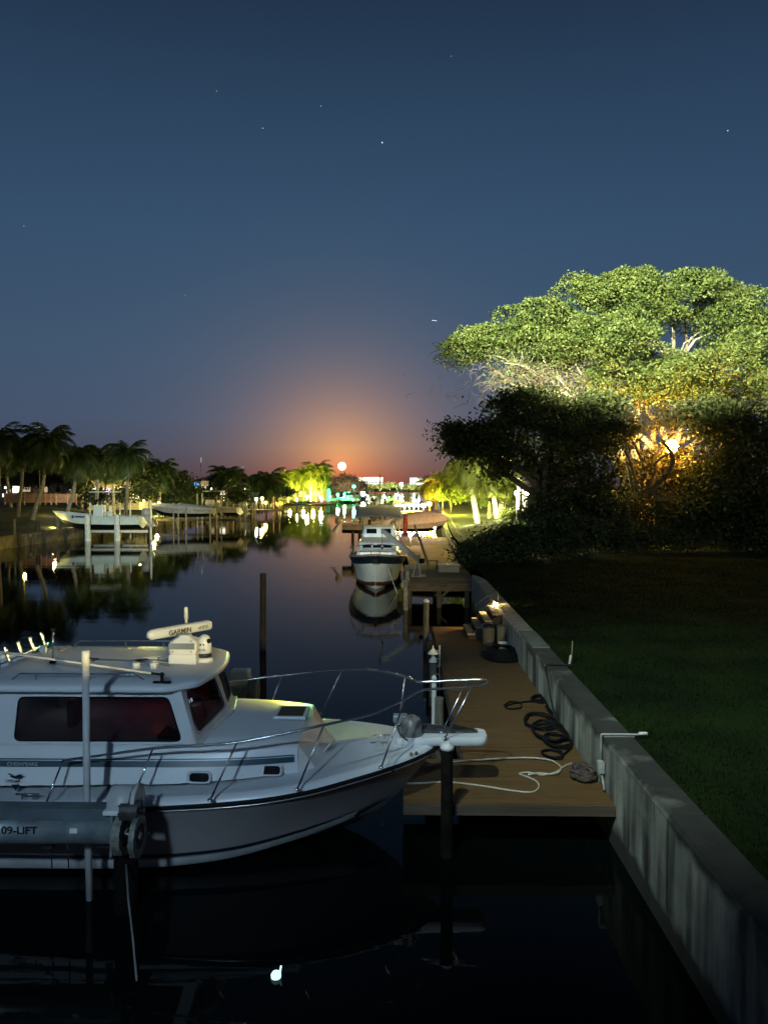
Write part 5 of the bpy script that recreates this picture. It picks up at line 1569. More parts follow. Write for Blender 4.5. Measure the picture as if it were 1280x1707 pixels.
# left boat on its lift
bt = small_boat('white open fishing boat raised behind two fat white pilings', L=8.4, outb=2, name='fishing_boat', hullm=mat('pale_blue_hull', (.62, .70, .70), .35, var=.08))
w = MB(); w.box((.9, 1.268, 1.05), (1.2, .01, .12)); w.box((1.75, 1.235, 1.05), (.22, .01, .2)); ob = w.build('hull_mark', mat('dark_lettering', (.03, .05, .09)), bt)
q = P(163, 880, 71); place(bt, (q.x, 71, .95), math.pi); bt.scale = (1, 1.1, 1.15)
LG = 'pilings of the left bank docks'
for px, py, Y, rr, m_2, lb in ((146, 858, 69, .26, mat('white_sleeve', (.62, .66, .64), .6), 'fat white piling in front of the raised boat, left of two'), (195, 858, 69, .26, mat('white_sleeve', (.62, .66, .64)), 'fat white piling in front of the raised boat, right of two'),
                               (96, 862, 70, .14, PILEG, 'slim pale piling under the bow of the raised boat'), (24, 865, 62, .10, PILEG, 'thin pale post standing in the water at the far left'), (62, 870, 66, .2, PILE, 'dark thick piling left of the raised boat'),
                               (251, 835, 71, .1, PVC, 'tall thin white guide post right of the raised boat'), (150, 838, 74, .08, PVC, 'thin white guide post behind the raised boat bow'), (200, 838, 74, .08, PVC, 'thin white guide post behind the raised boat console'), (217, 838, 74, .08, PVC, 'thin white guide post behind the raised boat stern')):
    p = P(px, py, Y); t = piling(p.x, Y, p.z, rr, m_2, lb, group=LG, zb=-.5)
t = thing('boat_lift', 'low pale lift cradle under the raised boat on the left', 'boat lift', (P(195, 885, 69).x, 69, 0))
w = MB(); w.tube([P(142, 886, 69.6), P(246, 886, 69.6)], .13, 8); w.tube([P(142, 886, 72.6), P(246, 886, 72.6)], .13, 8); w.build('cradle_beam', PVC, t)
w = MB()
for px in (150, 192):
    w.beam(P(px, 884, 69.6), P(px, 884, 72.6), .2, .2)
w.build('bunk', WOODG, t)


def pier(px0, px1, Y0, Y1, z, label, m=WOODG, name='dock', step=3.0):
    x0, x1 = P(px0, 850, Y0).x, P(px1, 850, Y0).x
    t = thing(name, label, 'dock', ((x0 + x1) / 2, (Y0 + Y1) / 2, 0))
    w = MB(); n = max(2, int((x1 - x0) / .5))
    for i in range(n):
        a = x0 + (x1 - x0) * i / n; w.box((a + (x1 - x0) / n / 2, (Y0 + Y1) / 2, z + random.uniform(-.01, .01)), ((x1 - x0) / n * .94, Y1 - Y0, .08))
    w.build('plank_deck', m, t)
    w = MB(); w.box(((x0 + x1) / 2, Y0 - .03, z - .13), (x1 - x0, .1, .22)); w.build('fascia', m, t)
    w = MB(); k = int((x1 - x0) / step) + 1
    for i in range(k + 1):
        x = x0 + (x1 - x0) * i / k; w.tube([(x, Y0 + .15, -.5), (x, Y0 + .15, z)], .13, 6)
    w.build('support_post', WOODD, t)['kind'] = 'stuff'
    return t


pier(-60, 52, 64, 67, .9, 'low wooden dock at the far left, its planks faintly yellow'); pier(94, 246, 74, 77, .95, 'wooden dock behind the raised boat')
t = thing('lit_cabinet', 'yellow-lit wooden fish-cleaning table on the dock below the raised bow', 'table', P(108, 890, 73))
w = MB(); q = P(108, 880, 72.5); w.box(q, (1.8, .8, .1)); w.build('tabletop', WALLM, t)
for dx in (-.8, .8):
    w = MB(); w.box(q + Vector((dx, 0, -.55)), (.14, .6, 1.0)); w.build('leg', WALLM, t)
point('dock_glow', P(88, 878, 71.2), 200, (1, .85, .2), .1); point('dock_glow', P(40, 876, 58), 260, (1, .85, .2), .1); point('slope_light', P(232, 826, 90), 700, (1, .84, .14), .2)
pier(262, 392, 92, 96, 1.0, 'long dark dock under the two covered boats', m=WOODD)
pier(392, 470, 128, 132, 1.0, 'small dock with slim pilings left of the coloured lamps', m=WOODG)
pier(472, 560, 168, 171, 1.0, 'dark dock in front of the yellow-lit palms', m=WOODD); pier(545, 584, 235, 240, 1.0, 'dock washed in green light', m=WOODG)
b1 = small_boat('low grey covered boat with a dark bottom, left of the hardtop boat', L=7.6, ttop=False, outb=1, cover=.35, hullm=mat('beige_hull', (.45, .42, .40), .5)); place(b1, (P(303, 860, 90).x, 90, 1.35), math.pi)
b1 = small_boat('beige fishing boat with a hardtop and twin outboards on a lift', L=8.2, outb=2, hullm=mat('beige_hull', (.45, .42, .40))); place(b1, (P(348, 860, 94).x, 94, 1.35), math.pi - .2)
for i, (px, py, Y) in enumerate(((289, 838, 89), (297, 840, 89), (329, 823, 92), (337, 822, 92), (350, 840, 89), (361, 826, 90), (369, 826, 93), (310, 845, 88))):
    p = P(px, py, Y); piling(p.x, Y, p.z, .09, mat('pale_piling', (.36, .32, .27), .8), ['first', 'second', 'third', 'fourth', 'fifth', 'sixth', 'seventh', 'eighth'][i] + ' slim pale piling from the left along the two dark-bottomed boats' if i < 7 else 'shorter pale piling in front of the low grey boat', group=LG)
for i, (px, py, Y) in enumerate(((400, 838, 124), (408, 836, 124), (421, 838, 122), (425, 838, 122), (456, 828, 135), (466, 830, 135))):
    p = P(px, py, Y); piling(p.x, Y, p.z, .13, mat('pale_piling', (.36, .32, .27)), ['slim piling at the left end of the small dock', 'slim piling just right of the leftmost one at the small dock', 'slim piling left of the green-white lamp', 'slim piling right under the green-white lamp', 'taller piling right of the orange light', 'rightmost tall piling beside the orange light'][i], group=LG)
# coloured lamps on the left bank
lamp(427.5, 832, 132, .26, (.70, 1, .78), 8, 300, 'green-white lamp on the small dock, left of the orange one', name='dock_lamp')
lamp(437, 831, 132, .28, (1, .70, .22), 9, 600, 'yellow-white lamp on the small dock, between green-white and orange', name='dock_lamp')
lamp(443, 838, 134, .28, (1, .30, .06), 8, 900, 'red-orange lamp low on the small dock', name='dock_lamp')
lamp(495, 832, 175, .20, (1, .95, .7), 10, 400, 'small white lamp low before the yellow-lit palms, the left one', name='dock_lamp')
lamp(512, 828, 178, .38, (1, .97, .8), 12, 1500, 'bright white lamp at the foot of the yellow-lit palms', name='dock_lamp')
lamp(537, 832, 178, .22, (.7, .95, 1), 10, 500, 'cool white lamp right of the yellow-lit palms', name='dock_lamp')
lamp(534, 829, 182, .3, (.5, .9, .9), 14, 800, 'pale teal lamp beside the cool white one', name='dock_lamp')
lamp(563, 825, 232, .35, (.02, 1, .22), 8, 50000, 'vivid green lamp on the left bank dock', name='dock_lamp'); lamp(574, 824, 236, .28, (.02, 1, .3), 7, 30000, 'second green lamp, right of the vivid one', name='dock_lamp')
lamp(590, 811, 300, .6, (.1, 1, .7), 10, 2000, 'small teal lamp in front of the round dark trees', name='dock_lamp')
lamp(605, 823, 290, .85, (.75, .88, 1), 24, 9000, 'bluish white lamp with a long reflection in the canal', name='dock_lamp')
lamp(409, 816, 150, .22, (1, .95, .8), 12, 0, 'small white lamp by the pale fence, left of the bushy palm', name='dock_lamp'); lamp(352, 815, 128, .16, (1, .95, .7), 9, 120, 'tiny warm lamp under the grey roof', name='dock_lamp')
lamp(265, 838, 96, .14, (1, .92, .5), 12, 120, 'small warm lamp on the slope under the yellow-trunked palm', name='dock_lamp')
lamp(240, 835, 92, .10, (1, .9, .6), 10, 0, 'tiny lamp hanging right of the tall clear-standing palm', name='dock_lamp')

# houses on the left bank
def house(px0, px1, ytop, ybase, Y, D, wallm, roofm, label, wins=(), roof_h=1.2, name='house', over=.4, flat_=False, cat='house'):
    a, b = P(px0, ytop, Y), P(px1, ybase, Y)
    x0, x1, zt, zb = a.x, b.x, a.z, b.z
    t = thing(name, label, cat, ((x0 + x1) / 2, Y, zb))
    w = MB(); w.box(((x0 + x1) / 2, Y + D / 2, (zt + zb) / 2 - .3), (x1 - x0, D, zt - zb + .6)); w.build('wall', wallm, t)
    w = MB(); c = ((x0 + x1) / 2, Y + D / 2)
    if flat_:
        w.box((c[0], c[1], zt + .15), (x1 - x0 + .6, D + .6, .3))
    else:
        X0, X1, Y0, Y1 = x0 - over, x1 + over, Y - over, Y + D + over; k = min(X1 - X0, Y1 - Y0) * .42
        w.add([(X0, Y0, zt), (X1, Y0, zt), (X1, Y1, zt), (X0, Y1, zt), (X0 + k, c[1], zt + roof_h), (X1 - k, c[1], zt + roof_h)], [(0, 1, 5, 4), (1, 2, 5), (2, 3, 4, 5), (3, 0, 4), (3, 2, 1, 0)])
    w.build('roof', roofm, t)
    for (u, v, ww, hh, kd) in wins:
        x = x0 + (x1 - x0) * u; z = zb + (zt - zb) * v
        w = MB(); w.box((x, Y - .03, z), (ww, .08, hh)); f_ = w.build('window', PVC, t)
        w = MB(); w.box((x, Y - .085, z), (ww * .84, .03, hh * .84)); w.build('pane', {'y': em('win_y', (1, .8, .35), 1.2), 'w': em('win_w', (1, .92, .75), 2.2), 'p': em('win_p', (.62, .35, 1), 2.0), 'b': em('win_b', (.05, .4, 1), 5.0), 'd': DGLASS, 'dim': em('win_dim', (1, .75, .4), .5)}[kd], f_)
    return t


house(145, 232, 800, 842, 100, 9, mat('cream_wall', (.55, .48, .32), .9, var=.15), ROOFM, 'cream house lit yellow behind the left palms, with one violet window', wins=((.16, .45, .9, 1.9, 'w'), (.38, .45, 1.0, 1.6, 'p'), (.60, .5, 1.2, 1.8, 'y'), (.84, .5, 1.0, 1.6, 'y'), (.97, .5, .5, 1.8, 'w')), flat_=False, roof_h=1.0)
house(147, 172, 775, 800, 101, 5, mat('orange_wall', (.5, .36, .18), .9, var=.15), ROOFM, 'taller tan tower of the lit house front, left of the violet window', wins=((.5, .5, .5, .9, 'dim'),), name='house_tower', roof_h=.8, cat='tower')
for px, wt in ((160, 1500), (185, 900), (212, 1100)):
    point('facade_light', P(px, 815, 97) + Vector((0, 0, 0)), wt * .22, (1, .82, .28), .2)
house(-20, 55, 800, 832, 120, 9, mat('dim_wall', (.30, .27, .24), .9), ROOFM, 'dim house with small bright windows behind the far left fence', wins=((.48, .4, 1.0, .6, 'w'), (.62, .5, 1.5, 1.2, 'w'), (.40, .6, .5, .4, 'w'), (.85, .5, 1.6, .8, 'dim'), (.36, .2, .6, .6, 'w')), roof_h=1.3)
house(60, 135, 800, 832, 124, 9, mat('dim_wall', (.30, .27, .24)), ROOFM, 'unlit low house behind the tallest left palm', wins=((.2, .5, 1, 1, 'dim'), (.5, .5, 1, 1, 'd'), (.8, .5, 1, 1, 'dim')), roof_h=1.3)
house(322, 335, 802, 824, 125, 5, mat('dim_wall', (.30, .27, .24)), ROOFM, 'small dark building glowing blue from one window', wins=((.45, .55, .8, 1.5, 'b'),), roof_h=.5)
house(338, 398, 812, 830, 150, 12, mat('dim_wall', (.30, .27, .24)), mat('grey_roof', (.20, .21, .20), .8), 'low house with a broad grey roof behind the close pair of palms', wins=((.25, .5, 1.0, .9, 'dim'), (.55, .5, 1.2, .9, 'w'), (.8, .5, 1, .9, 'd')), roof_h=2.2)
house(455, 545, 815, 832, 222, 10, mat('dim_wall', (.30, .27, .24)), ROOFM, 'long low house behind the yellow-lit palms', wins=((.12, .5, 1.6, 1.4, 'y'), (.25, .5, 1.6, 1.4, 'y'), (.55, .5, 2, 1.6, 'dim'), (.8, .5, 2.4, 1.2, 'dim')), roof_h=1.6)
# fences
t = thing('fence', 'pinkish board fence on the left bank, lit from beyond', 'fence', (P(68, 830, 86).x, 86, 2))
w = MB(); a, b = P(8, 823, 86), P(128, 838, 86)
n = 58
for i in range(n):
    x = a.x + (b.x - a.x) * i / n; w.box((x + .07, 86 + random.uniform(-.01, .01), (a.z + b.z) / 2), ((b.x - a.x) / n * .9, .03, a.z - b.z))
w.build('board_panel', mat('pink_boards', (.34, .24, .17), .8, var=.3, scale=1), t)
for u in (0, .28, .5, .57, .65, .72, .88, 1):
    w = MB(); w.box((a.x + (b.x - a.x) * u, 85.93, (a.z + b.z) / 2 - .1), (.12, .1, a.z - b.z + .3)); w.build('post', mat('pink_post', (.46, .34, .24), .8), t)
point('fence_light', P(90, 830, 83), 240, (1, .62, .32), .2)
t = thing('fence', 'short pale fence left of the bushy dark palm', 'fence', (P(425, 826, 152).x, 152, 2)); w = MB(); a, b = P(413, 821, 152), P(438, 827, 152)
for i in range(16): w.box((a.x + (b.x - a.x) * (i + .5) / 16, 152, (a.z + b.z) / 2), (.15, .04, a.z - b.z))
w.build('picket_panel', WALLM, t)
for u in (0, 1):
    w = MB(); w.box((a.x + (b.x - a.x) * u, 151.9, (a.z + b.z) / 2 - .1), (.16, .14, a.z - b.z + .5)); w.build('post', WALLM, t)
# dark broadleaf trees on the left bank
def btree(lo, lb, m=LEAFD, n=90, lv=24, cr_=1.2, sz=.45, seed=1, group=None, gz=1.5, name='broadleaf_tree'):
    t = thing(name, lb, 'tree', (lo[0][0], lo[0][1], gz), group)
    quads('crown', clumps(lo, n, lv, cr_, seed, inner=.4), sz, m, t, seed=seed + 1, flat=.4)
    w = MB(); b = Vector((lo[0][0], lo[0][1], gz - .3)); w.tube([b, b + Vector((0, 0, 2))], .25, 7); limbs(w, b + Vector((0, 0, 1.8)), [Vector(l[:3]) for l in lo], .14, .05, seed, .4); w.build('trunk', BARK, t)
    return t


btree([lobe(243, 790, 22, 18, 118), lobe(228, 800, 16, 16, 118)], 'dark bushy tree behind the tall clear-standing palm', seed=101)
btree([lobe(303, 808, 20, 20, 108), lobe(285, 822, 20, 14, 107), lobe(316, 822, 12, 14, 107)], 'black bushy tree left of the blue window', seed=102)
btree([lobe(100, 785, 26, 20, 100), lobe(60, 795, 26, 18, 101)], 'black leafy mass of a tree behind the largest left palm', seed=103)
btree([lobe(135, 772, 16, 12, 98), lobe(150, 778, 12, 10, 98), lobe(130, 800, 14, 22, 98)], 'dark tree left of the tan tower', seed=104)
btree([lobe(348, 825, 18, 8, 118, dn=.7), lobe(398, 828, 14, 8, 118, dn=.6)], 'low clipped dark shrub row under the grey roof', seed=105, name='shrub')
btree([lobe(418, 812, 14, 9, 175), lobe(408, 816, 9, 7, 175)], 'dark round tree between pale mast and bushy palm', seed=106)
for i, (px, py, rx, ry, lb) in enumerate(((556, 806, 12, 11, 'left of the round brownish trees right of the lit palms'), (572, 803, 13, 12, 'middle of the round brownish trees below the moon'), (588, 806, 13, 11, 'right of the round brownish trees below the moon'), (600, 812, 8, 7, 'lowest round tree at the end of the left bank'))):
    btree([lobe(px, py, rx, ry, 370), lobe(px + 3, py + 6, rx, ry * .7, 366)], lb, m=mat('brown_leaf', (.11, .09, .055), .7, var=.4, transl=.2), n=70, lv=18, cr_=2.6, sz=1.2, seed=110 + i, group='round trees at the end of the left bank')
for i, (px, py, rx, ry) in enumerate(((615, 811, 10, 4), (632, 811, 12, 4), (650, 809, 10, 5), (664, 811, 10, 4), (678, 811, 10, 4), (692, 812, 10, 4), (545, 818, 6, 5))):
    btree([lobe(px, py, rx, ry, 760 if px > 600 else 300)], ['row tree at the canal end under the left end of the hotel', 'row tree at the canal end under the right end of the hotel', 'tallest row tree at the canal end', 'row tree at the canal end left of the far lamp', 'row tree at the canal end right of the far lamp', 'row tree at the canal end under the smaller block', 'small tree glowing green beside the lit palms'][i],
          m=mat('far_leaf', (.16, .19, .06), .7, var=.4, transl=.2), n=60, lv=14, cr_=2.2, sz=1.6 if px > 600 else .8, seed=120 + i, group='trees at the canal end', gz=1.2)
for px, wt in ((612, 50000), (640, 60000), (660, 80000), (690, 40000)):
    point('far_street_light', P(px, 813, 735) + Vector((0, 0, 2)), wt, (1, .92, .45), .8)
point('tree_row_fill', P(575, 812, 345), 60000, (1, .78, .5), .8)  # fill added to brighten the round trees, no lamp there
# white hotels beyond
HM = mat('hotel_white', (.75, .74, .70), .8, var=.05)
for (x0, x1, yt, yb, lb, nx, nz_) in ((596, 638, 796, 812, 'long white hotel block on the horizon, right of the moon', 9, 3), (683, 713, 797, 809, 'smaller white block on the horizon beside the dark palms', 6, 2)):
    wins = [((i + .5) / nx, (j + .5) / nz_, 1.5, 1.5, ('dim', 'y', 'd')[(i * 3 + j * 5) % 3]) for i in range(nx) for j in range(nz_)]
    house(x0, x1, yt, yb, 800, 14, HM, HM, lb, wins=wins, flat_=True, name='hotel', cat='hotel')
    c = P((x0 + x1) / 2, 805, 775); point('hotel_floodlight', c + Vector((0, 0, 4)), 45000, (1, .97, .88), 1)
lamp(669, 807, 745, 1.6, (.9, 1, .9), 30, 60000, 'lone bright lamp on the horizon above the canal end', name='street_lamp', prad=.2)

# ------------------------------------------------------------------ moored trawler in mid canal
TB = thing('cabin_cruiser', 'white cabin cruiser with a black band round its bow, moored beside the raised dock', 'boat', (0, 0, 0))
sh = [(-5.5, 1.35, .98), (-2, 1.48, 1.06), (1.5, 1.46, 1.25), (3.5, 1.22, 1.42), (4.8, .72, 1.55), (5.5, 0, 1.66)]
ch = [(-5.5, 1.15, .0), (-1, 1.2, 0), (2, 1.05, .05), (3.8, .62, .1), (4.55, .25, .14), (4.95, 0, .2)]
ke = [(-5.5, 0, -.4), (2, 0, -.4), (4, 0, -.35), (4.7, 0, -.1), (4.95, 0, .2)]
def bandpart(lo_, hi_, off, nm, m):
    w = MB()
    for s in (-1, 1):
        r = hull_side(sh, ch, ke, 0, s, 40, flare=.22); rows = []
        for q in r:
            rows.append([(a[0] + off * .3, a[1] + s * off, a[2]) for a in q[lo_:hi_]])
        w.grid(rows)
        if s == -1: st_ = rows[0]
    tr = list(st_) + [(p_[0], -p_[1], p_[2]) for p_ in list(st_)[::-1]]; w.add(tr, [tuple(range(len(tr)))])
    return w.build(nm, m, TB)
bandpart(0, 13, 0, 'hull', mat('trawler_white', (.66, .70, .66), .3, var=.06, scale=1)); bandpart(0, 3, .02, 'bow_band', NAVY); bandpart(7, 10, .015, 'waterline_stripe', mat('rust_red', (.10, .03, .02), .6))
w = MB(); sl = line(sh, 40); w.grid([[(x, -b, z), (x, -b * .97, z + .05), (x, -b * .9, z + .01), (x, 0, z + .06), (x, b * .9, z + .01), (x, b * .97, z + .05), (x, b, z)] for x, b, z in sl]); w.build('deck', mat('trawler_deck', (.42, .36, .30), .7), TB)
w = MB()
for s in (-1, 1): w.tube([(x, s * b * 1.01, z + .06) for x, b, z in sl], .035, 6)
w.build('toe_rail', mat('varnish', (.42, .24, .12), .4), TB)
# trunk cabin: rounded stack of steps with windows
w = MB()
w.grid([rounded([Vector((x * 1.0, y, z)) for x, y in ((-3.0, -1.18 * k), (xf, -1.05 * k), (xf, 1.05 * k), (-3.0, 1.18 * k))], .18, 3) for z, k, xf in ((1.2, 1, 3.0), (1.62, .98, 2.95), (1.72, .92, 2.7), (2.05, .88, 2.45), (2.12, .80, 2.2))], close=True, smooth=False)
o_ = rounded([Vector((x, y, 2.12)) for x, y in ((-3.0, -.944), (2.2, -.84), (2.2, .84), (-3.0, .944))], .18, 3); w.add(o_, [tuple(range(len(o_)))]); w.build('trunk_cabin', GEL, TB)
for y in (-.52, 0, .52):
    w = MB(); w.box((2.60, y, 1.87), (.05, .42, .15), ry=.30 - .7); w.build('front_window', DGLASS, TB)
for s in (-1, 1):
    w = MB(); w.box((.6, s * 1.15, 1.45), (3.2, .03, .2)); w.build('side_window', DGLASS, TB)
w = MB(); w.box((2.2, 0, 1.70 + .0), (.02, 1.5, .02)); w.tube([(2.98, -.85, 1.64), (2.98, .85, 1.64)], .03, 5); w.build('cabin_trim', mat('varnish', (.42, .24, .12)), TB)
w = MB(); w.box((-1.9, 0, 2.35), (2.0, 1.8, .7), taper=.92); w.build('wheelhouse', GEL, TB, bevel=.06)
for y in (-.5, .5):
    w = MB(); w.box((-.90, y * .8, 2.45), (.06, .55, .26)); w.build('wheelhouse_window', DGLASS, TB)
w = MB()
for x, y in ((-1.0, .9), (-1.0, -.9), (-3.4, .95), (-3.4, -.95)): w.tube([(x, y, 1.2), (x, y, 3.28)], .03, 5)
w.build('canopy_frame', STEEL, TB)
w = MB(); w.grid([[(x, y, 3.30 + .10 * (1 - (y / 1.25) ** 2) + (-.55 - x) * .13 - (.13 if x > -.7 else 0)) for y in (-1.25, -1.15, -.5, 0, .5, 1.15, 1.25)] for x in (-.55, -.8, -2.2, -3.7)]); w.build('canopy', CANV, TB, solid=.04)
w = MB(); w.tube([(-3.6, 0, 3.4), (-3.6, 0, 5.6)], .03, 5); w.build('mast', STEEL, TB)
w = MB(); r = [(x, b * .97, z) for x, b, z in sl[14:-1]]
for s in (-1, 1):
    w.tube([(x, s * y, z + .55) for x, y, z in r] , .018, 5)
    for q in r[::4]: w.tube([(q[0], s * q[1], q[2]), (q[0], s * q[1], q[2] + .55)], .014, 4)
w.build('bow_rail', STEEL, TB)
w = MB(); w.beam((5.1, 0, 1.55), (5.75, 0, 1.62), .08, .1); w.box((5.6, 0, 1.42), (.3, .3, .22)); w.build('anchor', BLACK, TB)
yt0 = PZ(624, 983, 0).y
place(TB, (P(626, 980, yt0).x, yt0 + 5.0, 0), -math.pi / 2)
w = MB(); a = P(640, 925, yt0 + .7); b = Vector((P(662, 998, 35.2).x, 35.2, .02)); w.tube([a, a.lerp(b, .5) + Vector((0, 0, -.1)), b], .02, 5); tag(w.build('mooring_line', ROPEM), 'pale mooring line dropping from the cruiser bow towards the raised dock', 'rope')
w = MB(); q = PZ(668, 1002, 0); w.lathe([(.05, -.1), (.13, 0), (.15, .25), (.12, .5), (.03, .6)], (q.x, q.y, -.05), 12)
t = thing('fender', 'yellow fender bobbing at the corner of the raised dock', 'fender', q); w.build('body', mat('yellow_fender', (.6, .45, .05), .5), t); w = MB(); w.tube([(q.x, q.y, .5), (q.x + .15, q.y + .4, 1.0)], .012, 4); w.build('line', ROPEM, t)
point('cabin_glow', P(668, 895, 44.5), 9, (1, .6, .2), .1)

btree([lobe(160, 828, 16, 13, 95, dn=.6), lobe(205, 826, 12, 10, 95, dn=.5)], 'dark shrub growing against the lit house front', seed=131, name='shrub', n=70)
btree([lobe(20, 790, 26, 16, 108), lobe(50, 780, 20, 14, 108)], 'dark tree mass behind the far left palms', seed=132)
btree([lobe(175, 790, 22, 12, 99, dn=.6), lobe(225, 782, 14, 18, 97), lobe(240, 812, 14, 20, 98)], 'dark spreading tree over the right half of the lit house', seed=133)
btree([lobe(345, 806, 14, 8, 140, dn=.7), lobe(362, 800, 10, 8, 141)], 'dark low tree between the blue window and the close pair of palms', seed=134)
btree([lobe(462, 812, 16, 12, 190), lobe(478, 820, 12, 9, 190)], 'black tree between the bushy palm and the yellow-lit row', seed=135)
# things round the back dock
point('tarp_fill', P(705, 872, 61), 260, (1, .78, .55), .2)  # fill added so the covered boat looks lit, no lamp there
dkl = (1, .78, .35)
lamp(684, 892, 52, .13, (1, .85, .5), 40, 26, 'bright round lamp on the back dock, just right of the cruiser', name='dock_lamp', ground=.85)
lamp(698, 893, 53, .10, (1, .85, .5), 26, 12, 'second lamp of the back dock, right of the bright round one', name='dock_lamp', ground=.85)
lamp(725, 880, 60, .10, (1, .95, .7), 20, 60, 'slim white lamp on the back dock near the shore', name='dock_lamp', ground=.85)
lamp(728, 861, 74, .16, (1, .9, .4), 30, 260, 'white-yellow lamp at the top of the low seawall', name='dock_lamp', ground=1.0)
bt = small_boat('pale boat under a pinkish canvas cover at the end of the back dock', L=8.0, B=2.8, ttop=False, outb=0, cover=1.15, hullm=mat('pink_grey_hull', (.52, .44, .40), .5), name='covered_boat')
[o for o in bt.children if o.name.startswith('cover')][0].data.materials[0] = mat('pink_canvas', (.70, .58, .54), .85, var=.15)
place(bt, (P(702, 880, 66).x, 66.5, 1.0), .06, .62); bt.scale = (.60, .8, .76)
t = thing('banner', 'red striped cloth hanging upright beside the covered boat', 'banner', P(676, 894, 56))
w = MB(); a = P(673, 859, 56); w.grid([[P(672.5 + 7 * u, 858 + 35 * v, 56 + .12 * math.sin(u * 9 + v * 3)) for u in (0, .25, .5, .75, 1)] for v in (0, .2, .4, .6, .8, 1)]); w.build('cloth', mat('red_cloth', (.55, .10, .10), .8, var=.45, scale=1.5, stretch=(1, 1, 5)), t, solid=.01)
w = MB(); w.tube([P(671.5, 896, 56.1), P(671.5, 855, 56.1)], .03, 5); w.build('pole', PVC, t)
bt = small_boat('small grey skiff with an outboard on a lift, left of the cruiser canopy', L=5.2, B=2.0, ttop=False, outb=1, name='skiff', hullm=mat('grey_hull', (.42, .42, .42), .5)); place(bt, (P(612, 890, 60).x, 60, 1.25), 0.05, .75)
for px, py, Y, rr, lb in ((600, 854, 62, .13, 'dark piling rising behind the grey skiff'), (616, 866, 58, .12, 'dark piling just left of the cruiser canopy'), (588, 886, 57, .12, 'dark piling under the outboard of the grey skiff'), (599, 884, 58, .10, 'dark piling under the grey skiff hull'), (665, 868, 58, .06, 'thin pale pole right of the cruiser canopy')):
    p = P(px, py, Y); piling(p.x, Y, p.z, rr, PILE if rr > .08 else PVC, lb, group='pilings round the grey skiff')

# farther right bank docks and boats with lights
pier(652, 706, 118, 123, 1.0, 'far dock carrying the row of bright white lamps', m=WALLM); pier(640, 720, 150, 153, 1.0, 'dock behind the bright lamp row', m=WOODG)
for i, (px, st, wt) in enumerate(((660, 60, 800), (667, 70, 1500), (674, 70, 1500), (682, 60, 1200), (690, 55, 900), (697, 40, 600))):
    lamp(px, 843.5 - (i % 2), 121, .24, (1, .95, .72), st * .4, wt, ['first', 'second', 'third', 'fourth', 'fifth', 'sixth'][i] + ' bright lamp from the left in the lamp row of the far dock', name='dock_lamp', group='row of bright dock lamps')
lamp(706, 843, 118, .34, (1, .85, .30), 50, 900, 'yellow lamp right of the bright lamp row', name='dock_lamp'); lamp(715.5, 840, 122, .36, (1, .78, .06), 45, 1800, 'deep yellow lamp before the orange-lit palm', name='dock_lamp')
lamp(668, 829, 180, .4, (1, .95, .6), 30, 1600, 'pale lamp above the yellow-lit boat', name='dock_lamp')
def sail(px, Y, top, label, m=GEL, L=9):
    bt = small_boat(label, L=L, B=2.6, ttop=False, outb=0, name='sailing_boat', hullm=m)
    z1 = P(px, top, Y).z
    w = MB(); w.tube([(.5, 0, .8), (.5, 0, z1 - .1)], .12, 5); w.tube([(.5, 0, z1 * .45), (-3.0, 0, z1 * .42)], .08, 5); w.build('mast', STEEL, bt)
    w = MB(); w.tube([(.5, 0, z1 - .3), (L / 2 - .3, 0, 1.5)], .03, 3); w.tube([(.5, 0, z1 - .3), (-L / 2 + .2, 0, 1.1)], .03, 3); w.build('rigging', STEEL, bt)
    place(bt, (P(px, 840, Y).x, Y, .05), -1.2); return bt
sail(623, 150, 812, 'grey boat with a slim mast, left of the yellow-lit one', mat('grey_hull', (.42, .42, .42)))
sail(641, 170, 818, 'pale boat with a low mast, between the grey and the yellow-lit boat'); sail(662, 185, 808, 'yellow-lit sailing boat behind the lamp row', mat('yellow_white', (.7, .6, .2), .5)); sail(650, 230, 812, 'small sailing boat farther down the canal')
bt = small_boat('motor boat glowing blue-violet behind the lamp row', L=9, B=3, ttop=True, outb=0, name='motor_boat', hullm=GEL); place(bt, (P(692, 832, 190).x, 190, .05), -1.3); point('boat_glow', P(690, 826, 184), 5000, (.35, .35, 1), .4)
point('boat_glow', P(664, 832, 176), 5000, (1, .85, .1), .4)
for i, (px, Y) in enumerate(((584, 262), (596, 275), (578, 240), (609, 300))):
    bt = small_boat(['white boat on the left bank just right of the green light', 'white boat on the left bank before the round trees', 'small white boat inside the green glow', 'last small boat on the left bank, right of the bluish lamp'][i], L=9, B=3, outb=0, ttop=True, name='motor_boat', group='far boats on the left bank'); place(bt, (P(px, 830, Y).x, Y, .1), .4 + i)
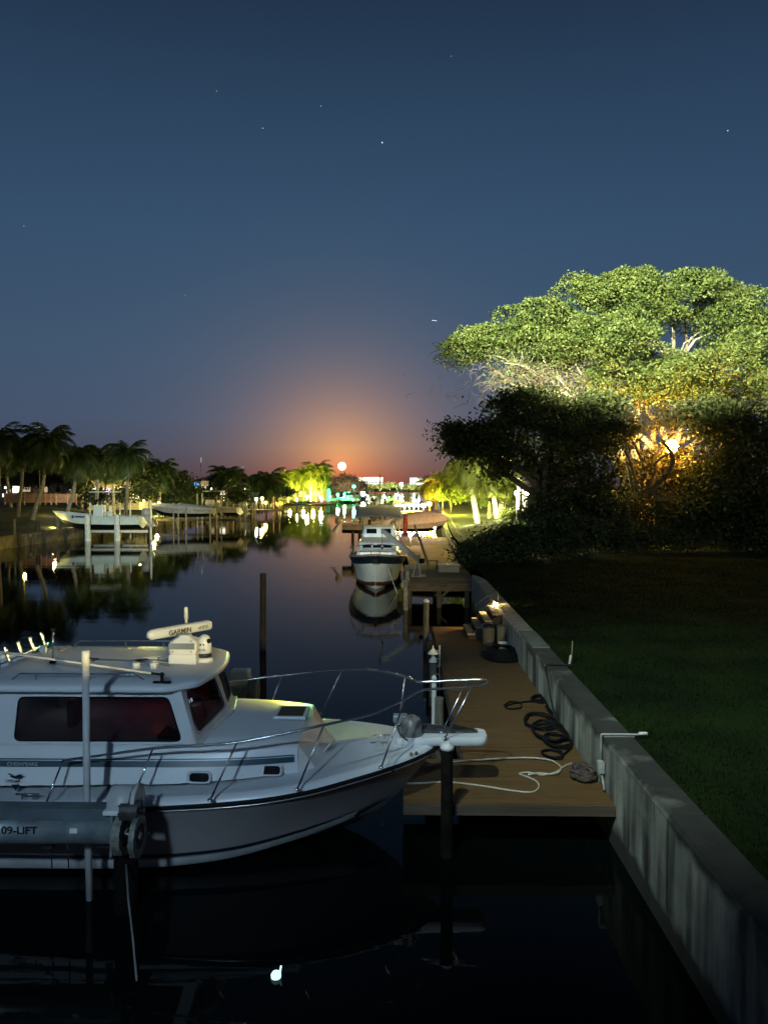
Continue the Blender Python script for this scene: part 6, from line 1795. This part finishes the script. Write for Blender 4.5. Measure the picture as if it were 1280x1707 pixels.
for i, (px, py, Y) in enumerate(((335, 762, 130), (405, 777, 170), (246, 757, 125), (66, 703, 90))):
    t = thing('flagpole', ['thin pole with a pale tip above the blue window', 'thin pole with a pale tip left of the bushy palm', 'thin pole with a pale tip right of the tall clear palm', 'thin pale tip showing above the largest left palm'][i], 'pole', gpt(px, Y), 'thin poles on the left bank')
    w = MB(); a = P(px, py, Y); w.tube([gpt(px, Y), a], .05, 4); w.build('pole', GALV, t); w = MB(); w.tube([a, a + Vector((0, 0, -.9))], .09, 5); w.build('tip', mat('tip_glow', (.8, .8, .85), .5, emit=(.7, .75, .9), estr=.25), t)  # pole tip given a faint glow of its own, though no lamp

# ------------------------------------------------------------------ moon and stars
w = MB(); w.lathe([(max(.01, 27 * math.sin(math.pi * i / 16)), -27 * math.cos(math.pi * i / 16)) for i in range(17)], MOON, 32)
tag(w.build('full_moon', em('moon', (1, .80, .50), 5.0)), 'round pale full moon low over the canal end', 'moon')
for i, (px, py, r, lb) in enumerate(((637, 237, 2.6, 'brightest star, high above the middle of the canal'), (438, 213, 1.5, 'star upper left of the brightest one'), (1213, 217, 2.0, 'star near the upper right edge of the sky'),
                                     (535, 176, 1.2, 'faint star above and left of the brightest one'), (752, 93, 1.1, 'faint star near the top, right of centre'), (361, 151, 1.1, 'faint star farthest up on the left'), (308, 492, 1.1, 'faint star low in the left sky'), (40, 376, 1.0, 'faint star near the left edge'))):
    q = P(px, py, 5000); w = MB(); w.sphere(q, r * 1.6, 8); tag(w.build('star', em('star', (.8, .9, 1), 1.3)), lb, 'star', 'stars')
t = thing('aeroplane', 'tiny lit aeroplane low in the sky left of the floodlit tree', 'aeroplane', P(724, 534, 3000))
q = P(724, 534, 3000); w = MB(); w.tube([q + Vector((-9, 0, 1)), q + Vector((9, 0, -1))], [1.2, 1.0], 6); w.build('fuselage', em('star', (.8, .9, 1), 1.3), t); w = MB(); w.add([q + Vector((0, -8, 0)), q + Vector((3, 8, 0)), q + Vector((-3, 8, 0))], [(0, 1, 2)]); w.build('wing', GALV, t, solid=.4)
